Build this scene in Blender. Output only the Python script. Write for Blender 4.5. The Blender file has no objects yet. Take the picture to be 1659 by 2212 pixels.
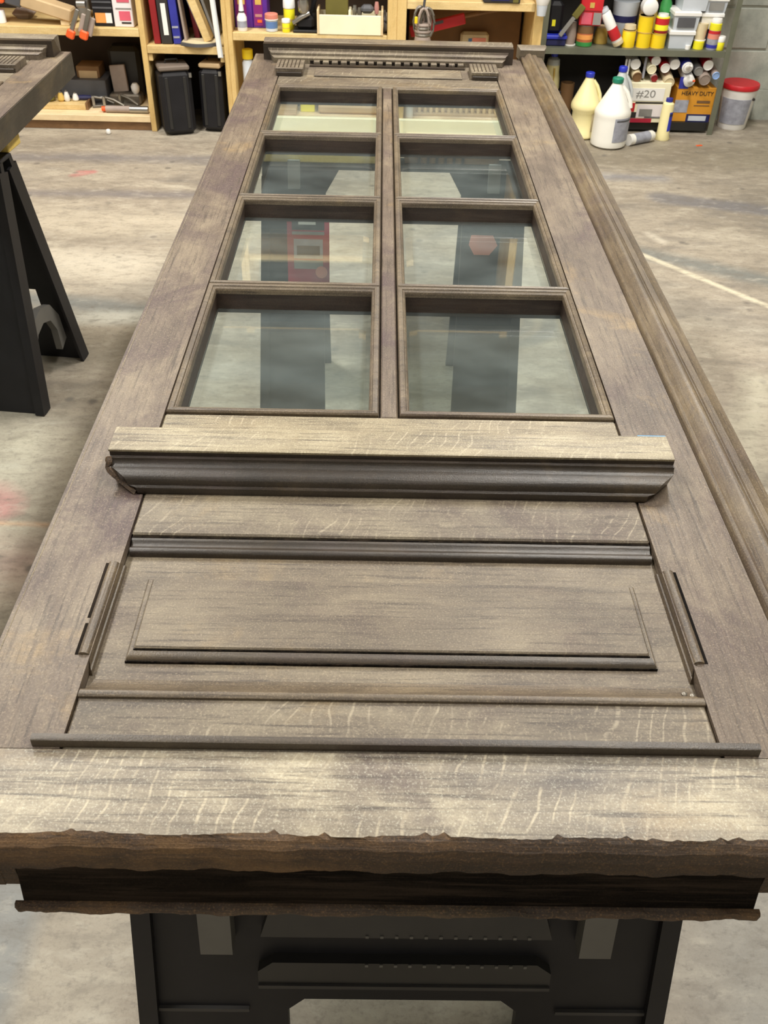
import bpy, bmesh, math, random
from mathutils import Vector, Matrix
PI = math.pi
S = bpy.context.scene
COL = S.collection

# ------------------------------------------------------------------ camera, light, exposure
CAM = Vector((0, 0, 1.48))
YAW, PITCH, ROLL = math.radians(0.9), math.radians(39.2), math.radians(1.55)
FPX, CX, CY = 2000.0, 829.5, 1106.0
FW = Vector((math.sin(YAW)*math.cos(PITCH), math.cos(YAW)*math.cos(PITCH), -math.sin(PITCH)))
_r0 = Vector((math.cos(YAW), -math.sin(YAW), 0)); _u0 = _r0.cross(FW)
RT = _r0*math.cos(ROLL) + _u0*math.sin(ROLL)
UP = -_r0*math.sin(ROLL) + _u0*math.cos(ROLL)
cd = bpy.data.cameras.new('camera')
cam = bpy.data.objects.new('camera', cd); COL.objects.link(cam)
cam.matrix_world = Matrix(((RT.x, UP.x, -FW.x, CAM.x), (RT.y, UP.y, -FW.y, CAM.y), (RT.z, UP.z, -FW.z, CAM.z), (0, 0, 0, 1)))
cd.sensor_fit = 'VERTICAL'; cd.sensor_height = 24.0; cd.lens = 24.0*FPX/2212.0
cd.clip_start = 0.02; cd.clip_end = 60
cd.dof.use_dof = True; cd.dof.focus_distance = 1.35; cd.dof.aperture_fstop = 13.0
S.camera = cam

w = bpy.data.worlds.new('world'); S.world = w; w.use_nodes = True
w.node_tree.nodes['Background'].inputs[0].default_value = (1, .95, .88, 1)
w.node_tree.nodes['Background'].inputs[1].default_value = 0.05
S.view_settings.view_transform = 'Standard'; S.view_settings.look = 'None'
S.view_settings.exposure = 0.06; S.view_settings.gamma = 1.0; S.view_settings.use_curve_mapping = False

def lamp(name, loc, sx, sy, power, col=(1, .968, .905)):
    l = bpy.data.lights.new(name, 'AREA'); l.shape = 'RECTANGLE'; l.size = sx; l.size_y = sy
    l.energy = power; l.color = col
    o = bpy.data.objects.new(name, l); COL.objects.link(o); o.location = loc
    return o
# rows of workshop ceiling tubes, facing down
lamp('ceiling_tube_light', (-1.5, 0.9, 3.12), .35, 1.3, 62)
lamp('ceiling_tube_light', (0.9, 0.9, 3.12), .35, 1.3, 46)
lamp('ceiling_tube_light', (-1.5, 3.3, 3.12), .35, 1.3, 106)
lamp('ceiling_tube_light', (0.9, 3.3, 3.12), .35, 1.3, 98)
lamp('ceiling_tube_light', (0.0, -1.6, 3.12), 1.3, .35, 20)

# ------------------------------------------------------------------ pixel helpers (a ray of the photograph met with a real plane)
def _ray(px, py): return FW + RT*((px-CX)/FPX) - UP*((py-CY)/FPX)
def onz(px, py, z): d = _ray(px, py); return CAM + d*((z-CAM.z)/d.z)
def ony(px, py, Y): d = _ray(px, py); return CAM + d*(Y/d.y)
def fit(x0, y0, x1, y1, z=None, Y=None):
    """box seen at x0..x1, y0..y1 that stands on height z (or stands with its front at depth Y) -> xc, Y, z, width, height"""
    xm = (x0+x1)/2
    b = onz(xm, y1, z) if Y is None else ony(xm, y1, Y)
    if z is None: z = b.z
    elif Y is not None: pass
    Yf = b.y
    t = ony(xm, y0, Yf); l = ony(x0, (y0+y1)/2, Yf); r = ony(x1, (y0+y1)/2, Yf)
    return b.x, Yf, z, r.x-l.x, t.z-z

# ------------------------------------------------------------------ materials
M = {}
def srgb(r, g, b):
    f = lambda c: (c/255/12.92 if c/255 <= .04045 else ((c/255+.055)/1.055)**2.4)
    return (f(r), f(g), f(b), 1)
class NT:
    def __init__(s, name):
        s.m = bpy.data.materials.new(name); s.m.use_nodes = True
        s.t = s.m.node_tree; s.n = s.t.nodes; s.l = s.t.links
        s.b = s.n['Principled BSDF']
    def node(s, ty, **kw):
        n = s.n.new(ty)
        for k, v in kw.items(): setattr(n, k, v)
        return n
    def link(s, a, b): s.l.new(a, b)
    def val(s, sock, v):
        if hasattr(v, 'is_linked') or isinstance(v, bpy.types.NodeSocket): s.l.new(v, sock)
        else: sock.default_value = v
    def math(s, op, a, b=0.0, c=None, clamp=False):
        n = s.node('ShaderNodeMath', operation=op, use_clamp=clamp)
        s.val(n.inputs[0], a); s.val(n.inputs[1], b)
        if c is not None: s.val(n.inputs[2], c)
        return n.outputs[0]
    def mix(s, fac, a, b, blend='MIX'):
        n = s.node('ShaderNodeMix', data_type='RGBA', blend_type=blend)
        s.val(n.inputs[0], fac); s.val(n.inputs[6], a); s.val(n.inputs[7], b)
        return n.outputs[2]
    def noise(s, vec, scale, detail=4, rough=.55, dist=0.0):
        n = s.node('ShaderNodeTexNoise'); s.link(vec, n.inputs['Vector'])
        n.inputs['Scale'].default_value = scale; n.inputs['Detail'].default_value = detail
        n.inputs['Roughness'].default_value = rough; n.inputs['Distortion'].default_value = dist
        return n.outputs[0]
    def ramp(s, fac, stops):
        n = s.node('ShaderNodeValToRGB'); s.link(fac, n.inputs[0]); e = n.color_ramp.elements
        while len(e) < len(stops): e.new(.5)
        for q, (p, c) in zip(e, stops): q.position = p; q.color = c if len(c) == 4 else (*c, 1)
        return n.outputs[0]
    def mask(s, fac, lo, hi):
        n = s.node('ShaderNodeMapRange'); s.link(fac, n.inputs[0])
        n.inputs[1].default_value = lo; n.inputs[2].default_value = hi
        return n.outputs[0]
    def mapping(s, vec, scale=(1, 1, 1), rot=(0, 0, 0)):
        n = s.node('ShaderNodeMapping'); s.link(vec, n.inputs[0])
        n.inputs['Scale'].default_value = scale; n.inputs['Rotation'].default_value = rot
        return n.outputs[0]
    def coords(s):
        tc = s.node('ShaderNodeTexCoord'); oi = s.node('ShaderNodeObjectInfo')
        c = s.node('ShaderNodeCombineXYZ'); s.link(s.math('MULTIPLY', oi.outputs['Random'], 37.0), c.inputs[0])
        s.link(s.math('MULTIPLY', oi.outputs['Random'], 91.0), c.inputs[1]); s.link(s.math('MULTIPLY', oi.outputs['Random'], 17.0), c.inputs[2])
        a = s.node('ShaderNodeVectorMath', operation='ADD'); s.link(tc.outputs['Object'], a.inputs[0]); s.link(c.outputs[0], a.inputs[1])
        return a.outputs[0]
    def bump(s, h, dist, strength=.5):
        n = s.node('ShaderNodeBump'); n.inputs['Strength'].default_value = strength; n.inputs['Distance'].default_value = dist
        s.link(h, n.inputs['Height']); s.link(n.outputs[0], s.b.inputs['Normal'])

def plain(name, rgb, rough=.5, metal=0.0, var=.10, scale=9.0):
    m = NT(name); v = m.coords(); n = m.noise(v, scale, 4)
    c = srgb(*rgb); d = tuple(x*(1-var*2) for x in c[:3])+(1,); h = tuple(min(1, x*(1+var)) for x in c[:3])+(1,)
    m.link(m.ramp(n, [(.3, d), (.7, h)]), m.b.inputs['Base Color'])
    m.b.inputs['Roughness'].default_value = rough; m.b.inputs['Metallic'].default_value = metal
    M[name] = m.m; return m.m

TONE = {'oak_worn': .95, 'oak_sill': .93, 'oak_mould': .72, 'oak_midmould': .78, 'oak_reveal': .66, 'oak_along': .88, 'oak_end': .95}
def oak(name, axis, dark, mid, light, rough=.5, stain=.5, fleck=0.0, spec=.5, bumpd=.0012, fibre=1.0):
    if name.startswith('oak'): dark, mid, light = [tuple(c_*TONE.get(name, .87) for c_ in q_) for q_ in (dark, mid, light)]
    m = NT(name); v = m.coords()
    def aniso(ac, al): q = [ac]*3; q[axis] = al; return m.mapping(v, tuple(q))
    f = m.noise(aniso(210, 9), 1.0, 5, .7, .3)           # fine pores along the grain
    g = m.noise(aniso(48, 3.2), 1.0, 5, .65, .5)         # growth streaks
    bl = m.noise(aniso(9, 4.5), 1.0, 6, .68, .4)         # bleached and dark patches
    base = m.ramp(bl, [(.30, srgb(*dark)), (.5, srgb(*mid)), (.68, srgb(*light))])
    st = m.noise(m.mapping(v, (4.5, 4.5, 4.5)), 1.0, 6, .68, .7)
    base = m.mix(m.math('MULTIPLY', m.mask(st, .52, .66), .92*stain), base, srgb(72, 56, 56))
    base = m.mix(m.math('MULTIPLY', m.mask(st, .42, .30), .60*stain), base, srgb(146, 122, 82))
    base = m.mix(m.math('MULTIPLY', m.mask(g, .50, .30), .45*fibre), base, srgb(74, 62, 52))
    base = m.mix(m.math('MULTIPLY', m.mask(g, .55, .75), .35*fibre), base, srgb(*light))
    base = m.mix(m.math('MULTIPLY', m.mask(f, .48, .34), .75*fibre), base, srgb(56, 46, 38))
    sp = m.noise(m.mapping(v, (1, 1, 1)), 520.0, 3, .7)
    base = m.mix(m.math('MULTIPLY', m.mask(sp, .54, .70), .34), base, srgb(*[min(225, c_*1.36+8) for c_ in light]))
    base = m.mix(m.math('MULTIPLY', m.mask(sp, .46, .30), .32), base, srgb(*[c_*.52 for c_ in dark]))
    if fleck:
        # medullary ray flecks: short thin pale streaks across the grain
        wv = m.node('ShaderNodeTexWave', wave_type='BANDS', bands_direction='X')
        m.link(m.mapping(v, (1, 1, 1), (0, 0, .35 if axis == 0 else -1.2)), wv.inputs[0])
        wv.inputs['Scale'].default_value = 19; wv.inputs['Distortion'].default_value = 8.0
        wv.inputs['Detail'].default_value = 1.5; wv.inputs['Detail Scale'].default_value = .8
        k = m.noise(m.mapping(v, (9, 16, 9)), 1.0, 4, .6)
        fl = m.math('MULTIPLY', m.mask(wv.outputs['Fac'], .93, .998), m.mask(k, .47, .60))
        fl = m.math('MULTIPLY', fl, m.mask(f, .38, .50))
        base = m.mix(m.math('MULTIPLY', fl, fleck), base, srgb(196, 184, 158))
    m.link(base, m.b.inputs['Base Color'])
    m.link(m.math('ADD', m.math('MULTIPLY', st, .30), rough-.15), m.b.inputs['Roughness'])
    m.b.inputs['Specular IOR Level'].default_value = spec
    hh = m.math('ADD', m.math('MULTIPLY', f, .75), m.math('MULTIPLY', sp, .35))
    m.bump(hh, bumpd, .6)
    M[name] = m.m; return m.m

oak('oak_across', 0, (80, 70, 60), (118, 106, 89), (150, 138, 115), stain=.6, fleck=.3)
oak('oak_along', 1, (76, 63, 55), (112, 97, 83), (144, 129, 108), stain=1.0)
oak('oak_panel', 0, (86, 75, 63), (121, 108, 90), (146, 133, 110), stain=.55)
oak('oak_worn', 0, (80, 71, 65), (136, 125, 107), (190, 179, 153), stain=.75, fleck=.55, rough=.46, spec=.6)
oak('oak_sill', 0, (112, 101, 82), (152, 139, 113), (180, 168, 140), stain=.25, fleck=.4, rough=.45)
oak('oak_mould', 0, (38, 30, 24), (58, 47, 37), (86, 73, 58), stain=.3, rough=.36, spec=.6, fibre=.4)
oak('oak_midmould', 0, (56, 47, 40), (82, 71, 59), (108, 96, 80), stain=.3, rough=.38, spec=.55)
oak('oak_bead', 1, (72, 60, 48), (102, 87, 68), (128, 112, 88), stain=.4, rough=.42)
oak('oak_bead_across', 0, (76, 66, 54), (110, 96, 78), (138, 122, 98), stain=.4, rough=.42)
oak('oak_astragal', 1, (74, 61, 48), (108, 92, 71), (138, 121, 95), stain=.55, rough=.45)
oak('oak_end', 0, (40, 30, 22), (68, 51, 36), (122, 92, 58), stain=.2, rough=.7, bumpd=.004)
oak('oak_edge', 1, (46, 42, 36), (64, 58, 49), (86, 78, 66), stain=.3, rough=.6)
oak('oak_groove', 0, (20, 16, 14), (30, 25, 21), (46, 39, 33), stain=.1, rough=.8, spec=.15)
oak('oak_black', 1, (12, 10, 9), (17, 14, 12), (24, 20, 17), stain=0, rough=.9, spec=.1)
oak('oak_recess_shade', 0, (14, 11, 9), (24, 19, 15), (40, 32, 25), stain=0, rough=.9, spec=.1)  # shade of the recess under the kick board, put into the wood colour
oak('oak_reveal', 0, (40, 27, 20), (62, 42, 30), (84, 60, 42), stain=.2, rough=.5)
oak('pine', 0, (196, 164, 104), (218, 188, 128), (232, 206, 150), stain=0, fibre=.18, rough=.55)
oak('pine_up', 2, (196, 160, 96), (216, 182, 116), (228, 196, 132), stain=0, fibre=.18, rough=.55)
oak('pine_pale', 0, (214, 186, 140), (230, 204, 160), (240, 220, 180), stain=0, fibre=.15, rough=.55)
oak('pine_yellow', 0, (200, 166, 74), (218, 188, 96), (230, 204, 120), stain=0, fibre=.2, rough=.55)
oak('brown_wood', 0, (90, 62, 38), (116, 84, 52), (140, 104, 68), stain=.1, fibre=.3)
oak('walnut', 2, (70, 44, 30), (92, 60, 40), (112, 78, 54), stain=.1, fibre=.3)

plain('black_plastic', (29, 28, 31), .5, var=.12, scale=14); M['black_plastic'].node_tree.nodes['Principled BSDF'].inputs['Specular IOR Level'].default_value = .3
plain('grey_plastic', (98, 96, 92), .5)
plain('black_metal', (38, 37, 36), .4)
plain('steel', (170, 168, 164), .3, .9)
plain('dull_steel', (128, 122, 112), .42, .6)
plain('green_metal', (112, 114, 98), .45, .2)
plain('dark_board', (46, 42, 40), .8)
plain('shadow_board', (58, 46, 38), .85)
plain('white', (236, 234, 230), .45, var=.03)
plain('cream', (240, 232, 200), .5, var=.04)
plain('white_card', (230, 222, 222), .6, var=.03)
plain('pink_card', (214, 92, 112), .6)
plain('orange', (240, 96, 40), .45)
plain('orange_card', (212, 146, 40), .6, var=.06)
plain('orange_label', (236, 160, 84), .55)
plain('red', (200, 34, 44), .45)
plain('dark_red', (112, 26, 36), .5)
plain('maroon', (140, 24, 30), .5)
plain('crimson_label', (176, 32, 60), .5)
plain('navy', (34, 36, 84), .5)
plain('blue', (44, 58, 190), .4)
plain('royal', (48, 52, 150), .45)
plain('pale_blue', (150, 180, 226), .4)
plain('blue_label', (92, 124, 176), .5)
plain('purple', (86, 34, 140), .5)
plain('magenta', (128, 30, 110), .5)
plain('gold', (214, 178, 90), .5)
plain('yellow', (236, 204, 28), .42, var=.05)
plain('lemon', (236, 226, 40), .42, var=.05)
plain('pink', (190, 134, 128), .5)
plain('grey_tub', (198, 204, 212), .45, var=.04)
plain('grey_label', (160, 162, 174), .55, var=.12, scale=40)
plain('dark_grey', (84, 84, 88), .55)
plain('ledge_plastic', (56, 54, 53), .6)
plain('mid_grey', (140, 138, 134), .55)
plain('green', (60, 150, 76), .45)
plain('teal_cap', (30, 140, 112), .4)
plain('rust', (186, 100, 60), .5)
plain('tan_card', (196, 168, 128), .7, var=.07)
plain('brown_card', (118, 86, 52), .75, var=.08)
plain('buff', (216, 200, 164), .6)
plain('taupe', (160, 144, 134), .55)
plain('olive', (106, 98, 41), .6)
plain('bright_cream', (255, 250, 214), .5, var=.02); plain('worn_top', (112, 100, 90), .7)
plain('jug_white', (242, 240, 232), .35, var=.02)
plain('jug_cream', (240, 228, 172), .35, var=.03)
plain('jug_grey', (196, 200, 200), .3, var=.04)
plain('ink', (40, 36, 34), .6)
plain('brown_ink', (70, 46, 20), .6)
plain('salmon', (226, 140, 120), .5)
plain('ceiling_paint', (206, 204, 194), .8, var=.04)
plain('wall_paint', (190, 190, 180), .85, var=.05)
plain('blue_chalk', (96, 150, 190), .7)

def concrete_block():
    m = NT('concrete_block'); v = m.coords()
    n = m.noise(v, 9, 5, .6); f = m.noise(v, 160, 3, .6)
    c = m.ramp(n, [(.3, srgb(150, 154, 146)), (.7, srgb(186, 188, 178))])
    m.link(m.mix(m.math('MULTIPLY', m.mask(f, .55, .75), .3), c, srgb(126, 128, 122)), m.b.inputs['Base Color'])
    m.b.inputs['Roughness'].default_value = .85; m.bump(f, .002, .5); M['concrete_block'] = m.m
concrete_block()

def glass():
    m = NT('pane_glass'); m.n.remove(m.b); out = m.n['Material Output']
    fr = m.node('ShaderNodeFresnel'); ge = m.node('ShaderNodeNewGeometry'); m.link(m.math('ADD', 1.5, m.math('MULTIPLY', ge.outputs['Backfacing'], -.8333)), fr.inputs[0])
    tr = m.node('ShaderNodeBsdfTransparent'); tr.inputs[0].default_value = (.90, .955, .95, 1)
    gl = m.node('ShaderNodeBsdfGlossy'); gl.inputs['Roughness'].default_value = .015; gl.inputs[0].default_value = (1, 1, 1, 1)
    mx = m.node('ShaderNodeMixShader'); m.link(fr.outputs[0], mx.inputs[0]); m.link(tr.outputs[0], mx.inputs[1]); m.link(gl.outputs[0], mx.inputs[2])
    df = m.node('ShaderNodeBsdfDiffuse'); df.inputs[0].default_value = (.58, .66, .66, 1)
    v = m.coords(); n = m.noise(m.mapping(v, (3, 6, 3)), 1.5, 4)
    dust = m.math('ADD', m.math('MULTIPLY', m.mask(n, .4, .75), .05), .025)
    m2 = m.node('ShaderNodeMixShader'); m.link(dust, m2.inputs[0]); m.link(mx.outputs[0], m2.inputs[1]); m.link(df.outputs[0], m2.inputs[2])
    m.link(m2.outputs[0], out.inputs[0]); M['pane_glass'] = m.m
glass()

def floor_mat():
    m = NT('stained_concrete'); tc = m.node('ShaderNodeTexCoord'); v = tc.outputs['Object']
    big = m.noise(m.mapping(v, (.7, 1.5, 1)), 1.3, 5, .6, .6)
    med = m.noise(m.mapping(v, (2.0, 5.0, 1)), 1.4, 6, .65, .5)
    fin = m.noise(v, 130, 3, .7)
    c = m.ramp(big, [(.32, srgb(148, 138, 122)), (.5, srgb(172, 161, 143)), (.68, srgb(190, 180, 160))])
    c = m.mix(m.math('MULTIPLY', m.mask(med, .52, .7), .65), c, srgb(126, 120, 112))
    c = m.mix(m.math('MULTIPLY', m.mask(med, .46, .30), .60), c, srgb(214, 204, 182))
    c = m.mix(m.math('MULTIPLY', m.mask(fin, .52, .72), .30), c, srgb(112, 104, 92))
    gr1 = m.noise(m.mapping(v, (12, 24, 1)), 1.0, 5, .7, .3); gr2 = m.noise(m.mapping(v, (38, 60, 1)), 1.0, 4, .7)
    spx = m.node('ShaderNodeSeparateXYZ'); m.link(v, spx.inputs[0]); X, Y = spx.outputs[0], spx.outputs[1]
    wob = m.math('MULTIPLY', m.math('SUBTRACT', m.noise(v, 5, 4), .5), .14)
    def seg(c, a, b, half, soft, col, k, wobble=1.0):
        (ax, ay), (bx_, by_) = a, b; dx, dy = bx_-ax, by_-ay; L2 = dx*dx+dy*dy
        px = m.math('SUBTRACT', X, ax); py = m.math('SUBTRACT', Y, ay)
        t = m.math('DIVIDE', m.math('ADD', m.math('MULTIPLY', px, dx), m.math('MULTIPLY', py, dy)), L2, clamp=True)
        qx = m.math('SUBTRACT', px, m.math('MULTIPLY', t, dx)); qy = m.math('SUBTRACT', py, m.math('MULTIPLY', t, dy))
        d = m.math('SQRT', m.math('ADD', m.math('MULTIPLY', qx, qx), m.math('MULTIPLY', qy, qy)))
        d = m.math('ADD', d, m.math('MULTIPLY', wob, wobble))
        return m.mix(m.math('MULTIPLY', m.mask(d, half+soft, half-soft*.3), k), c, srgb(*col))
    def arc(c, cx, cy, r, half, soft, col, k):
        px = m.math('SUBTRACT', X, cx); py = m.math('SUBTRACT', Y, cy)
        d = m.math('ABSOLUTE', m.math('SUBTRACT', m.math('SQRT', m.math('ADD', m.math('MULTIPLY', px, px), m.math('MULTIPLY', py, py))), r))
        return m.mix(m.math('MULTIPLY', m.mask(d, half+soft, half-soft*.3), k), c, srgb(*col))
    GB = (112, 112, 112)
    c = seg(c, (-2.2, 4.37), (-.7, 4.42), .03, .06, (130, 126, 126), .7)
    c = seg(c, (-2.2, 3.92), (-.8, 3.95), .02, .05, (128, 122, 120), .8, .6)
    c = seg(c, (-2.0, 3.70), (-.8, 3.60), .10, .12, (212, 200, 176), .5)
    c = seg(c, (-1.9, 3.35), (-.9, 3.25), .05, .12, (222, 212, 190), .6)
    c = seg(c, (-1.25, 2.96), (-.7, 2.86), .035, .05, (128, 134, 132), .8, .5)
    c = seg(c, (-1.25, 2.80), (-.6, 2.84), .03, .04, (224, 222, 206), .8, .4)
    c = seg(c, (-1.3, 2.62), (-.6, 2.60), .06, .08, (136, 128, 112), .6)
    c = seg(c, (1.04, 3.44), (1.9, 2.98), .035, .05, (122, 126, 122), .75, .3)
    c = seg(c, (1.02, 3.44), (1.9, 2.40), .010, .012, (226, 216, 188), .85, .05)
    c = seg(c, (1.25, 4.04), (2.2, 3.75), .05, .04, (120, 118, 120), .8, .3)
    c = seg(c, (.98, 4.30), (1.3, 4.28), .025, .05, (136, 136, 142), .7, .5)
    c = seg(c, (1.10, 3.64), (1.14, 3.55), .01, .02, (214, 204, 184), .7, .2)
    c = seg(c, (.9, 4.62), (2.4, 4.62), .16, .15, (122, 112, 90), .5)
    c = seg(c, (1.0, 2.0), (1.2, 2.5), .02, .06, (206, 200, 176), .6)
    c = seg(c, (1.25, 2.05), (1.5, 2.3), .07, .08, (120, 124, 130), .7)
    c = seg(c, (-1.36, 4.16), (-1.29, 4.21), .012, .02, (196, 128, 122), .7, .3)
    c = seg(c, (-1.35, 4.21), (-1.29, 4.205), .008, .015, (196, 128, 122), .7, .3)
    c = seg(c, (-1.0, 1.85), (-.93, 1.80), .03, .05, (196, 112, 116), .55)
    c = seg(c, (-.95, 1.745), (-.80, 1.742), .004, .012, (216, 170, 130), .6, .1)
    c = seg(c, (-1.0, 1.62), (-.78, 1.60), .05, .10, (190, 150, 138), .4)
    c = seg(c, (-.62, .40), (-.62, 1.0), .075, .03, (140, 142, 140), .8, .25)
    c = seg(c, (.62, .3), (.72, 1.3), .10, .12, (150, 150, 146), .5)
    c = seg(c, (-.3, 2.36), (.5, 2.40), .025, .03, (104, 98, 90), .45, .4)
    c = arc(c, .42, 2.86, .17, .022, .02, (126, 126, 124), .55)
    c = arc(c, .42, 2.86, .10, .016, .02, (130, 130, 128), .45)
    c = arc(c, .1, 1.4, 1.85, .05, .10, (132, 128, 120), .35)
    c = m.mix(m.math('MULTIPLY', m.mask(gr1, .50, .66), .42), c, srgb(122, 114, 102))
    c = m.mix(m.math('MULTIPLY', m.mask(gr1, .46, .32), .38), c, srgb(206, 198, 180))
    c = m.mix(m.math('MULTIPLY', m.mask(gr2, .53, .68), .38), c, srgb(104, 97, 88))
    c = m.mix(1.0, c, (.84, .84, .86, 1), 'MULTIPLY')
    vo = m.node('ShaderNodeTexVoronoi'); m.link(v, vo.inputs[0]); vo.inputs['Scale'].default_value = 9.0
    dots = m.math('MULTIPLY', m.mask(vo.outputs['Distance'], .17, .08), m.mask(m.noise(v, 2.6, 2), .46, .56))
    c = m.mix(m.math('MULTIPLY', dots, .6), c, srgb(88, 84, 80))
    m.link(c, m.b.inputs['Base Color'])
    m.link(m.mask(big, .0, 1.4), m.b.inputs['Roughness']); m.b.inputs['Roughness'].default_value = .6
    rr = m.math('ADD', m.math('MULTIPLY', med, .3), .42); m.link(rr, m.b.inputs['Roughness'])
    m.b.inputs['Specular IOR Level'].default_value = .4
    m.bump(m.math('ADD', fin, m.math('MULTIPLY', med, 1.5)), .002, .35); M['floor'] = m.m
floor_mat()

# ------------------------------------------------------------------ mesh building
class B:
    def __init__(s): s.v = []; s.f = []; s.sm = []
    def add(s, vs, fs, smooth=False, T=None):
        n = len(s.v)
        for p in vs:
            p = Vector(p); s.v.append(tuple(T @ p if T else p))
        for f in fs: s.f.append([i+n for i in f]); s.sm.append(smooth)
        return s
    def box(s, x0, x1, y0, y1, z0, z1, T=None, b=0.0):
        if b > 0:
            b = min(b, (x1-x0)*.45, (y1-y0)*.45, (z1-z0)*.45)
            vs = []; 
            for z, i in ((z0, b), (z0+b, 0), (z1-b, 0), (z1, b)):
                j = b-i if False else 0
                X0, X1, Y0, Y1 = x0+i, x1-i, y0+i, y1-i
                c = b*.9 if i == 0 else b*.45
                vs += [(X0+c, Y0, z), (X1-c, Y0, z), (X1, Y0+c, z), (X1, Y1-c, z), (X1-c, Y1, z), (X0+c, Y1, z), (X0, Y1-c, z), (X0, Y0+c, z)]
            fs = [list(range(7, -1, -1)), list(range(24, 32))]
            for k in range(3):
                for q in range(8): a = k*8+q; d = k*8+(q+1) % 8; fs.append([a, d, d+8, a+8])
            return s.add(vs, fs, False, T)
        vs = [(x, y, z) for z in (z0, z1) for y in (y0, y1) for x in (x0, x1)]
        return s.add(vs, [[0, 2, 3, 1], [4, 5, 7, 6], [0, 1, 5, 4], [2, 6, 7, 3], [0, 4, 6, 2], [1, 3, 7, 5]], False, T)
    def loops(s, L, close=True, cap=True, smooth=False, T=None):
        """L: list of equal-length closed loops, skinned in order"""
        n = len(L[0]); vs = [p for l in L for p in l]; fs = []
        for k in range(len(L)-1):
            for q in range(n): a = k*n+q; d = k*n+(q+1) % n; fs.append([a, d, d+n, a+n])
        if cap: fs.append(list(range(n-1, -1, -1))); fs.append([ (len(L)-1)*n+i for i in range(n)])
        return s.add(vs, fs, smooth, T)
    def mx(s, prof, T=None):            # moulding along x: prof = [(y,z,x0,x1)]
        return s.loops([[(p[2], p[0], p[1]) for p in prof], [(p[3], p[0], p[1]) for p in prof]], T=T, smooth=True)
    def my(s, prof, T=None):            # moulding along y: prof = [(x,z,y0,y1)]
        return s.loops([[(p[0], p[2], p[1]) for p in prof], [(p[0], p[3], p[1]) for p in prof]], T=T, smooth=True)
    def ring(s, x0, x1, y0, y1, prof):  # picture-frame ring, prof = closed [(inset,z)]
        rect = lambda d, z: [(x0+d, y0+d, z), (x1-d, y0+d, z), (x1-d, y1-d, z), (x0+d, y1-d, z)]
        L = [rect(*p) for p in prof]; L.append(L[0])
        return s.loops(L, cap=False)
    def lathe(s, prof, n=20, T=None, smooth=True, caps=True):   # prof = [(r,z)]
        L = [[(r*math.cos(2*PI*k/n), r*math.sin(2*PI*k/n), z) for k in range(n)] for r, z in prof]
        return s.loops(L, cap=caps, smooth=smooth, T=T)
    def tube(s, pts, r, n=8, T=None):
        pts = [Vector(p) for p in pts]; L = []
        for i, p in enumerate(pts):
            d = (pts[min(i+1, len(pts)-1)]-pts[max(i-1, 0)]).normalized()
            u = d.cross(Vector((0, 0, 1)))
            if u.length < .1: u = d.cross(Vector((0, 1, 0)))
            u.normalize(); w_ = d.cross(u); rr = r[i] if isinstance(r, (list, tuple)) else r
            L.append([p+u*rr*math.cos(2*PI*k/n)+w_*rr*math.sin(2*PI*k/n) for k in range(n)])
        return s.loops(L, smooth=True, T=T)
    def prism(s, poly, h0, h1, plane='xz', T=None):  # polygon extruded along the third axis
        f = {'xz': lambda p, h: (p[0], h, p[1]), 'xy': lambda p, h: (p[0], p[1], h), 'yz': lambda p, h: (h, p[0], p[1])}[plane]
        return s.loops([[f(p, h0) for p in poly], [f(p, h1) for p in poly]], T=T)
    def mesh(s, name, mat):
        me = bpy.data.meshes.new(name); me.from_pydata(s.v, [], s.f)
        bm = bmesh.new(); bm.from_mesh(me); bmesh.ops.recalc_face_normals(bm, faces=bm.faces); bm.to_mesh(me); bm.free()
        me.polygons.foreach_set('use_smooth', s.sm); me.materials.append(M[mat] if isinstance(mat, str) else mat); me.update()
        if any(s.sm) and hasattr(me, 'set_sharp_from_angle'): me.set_sharp_from_angle(angle=math.radians(42))
        return me
    def obj(s, name, mat, parent=None, loc=None, label=None):
        o = bpy.data.objects.new(name, s.mesh(name, mat)); COL.objects.link(o)
        if parent: o.parent = parent
        if loc: o.location = loc
        if label: o['label'] = label
        return o

def thing(name, label, cat, loc=(0, 0, 0), rot=(0, 0, 0), group=None):
    o = bpy.data.objects.new(name, None); COL.objects.link(o); o.empty_display_size = .05
    o.location = loc; o.rotation_euler = rot; o['label'] = label; o['category'] = cat
    if group: o['group'] = group
    return o
def tag(o, label, cat, group=None, loc=None, rot=None):
    o['label'] = label; o['category'] = cat
    if group: o['group'] = group
    if loc is not None: o.location = loc
    if rot is not None: o.rotation_euler = rot
    return o
def struct(name, bb, mat):
    o = bb.obj(name, mat); o['kind'] = 'structure'; return o
def text(name, body, size, mat, parent, loc, rot=(PI/2, 0, 0), sx=1.0):
    c = bpy.data.curves.new(name, 'FONT'); c.body = body; c.size = size; c.align_x = 'CENTER'; c.align_y = 'CENTER'; c.extrude = .0006
    o = bpy.data.objects.new(name, c); COL.objects.link(o); c.materials.append(M[mat]); o.parent = parent
    me = bpy.data.meshes.new_from_object(o.evaluated_get(bpy.context.evaluated_depsgraph_get())); bpy.data.objects.remove(o)
    for v_ in me.vertices: v_.co.x *= sx
    me.materials.clear(); me.materials.append(M[mat])
    o = bpy.data.objects.new(name, me); COL.objects.link(o); o.parent = parent
    o.location = loc; o.rotation_euler = rot; return o
TR = Matrix.Translation
def RX(a): return Matrix.Rotation(a, 4, 'X')
def RY(a): return Matrix.Rotation(a, 4, 'Y')
def RZ(a): return Matrix.Rotation(a, 4, 'Z')

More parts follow.
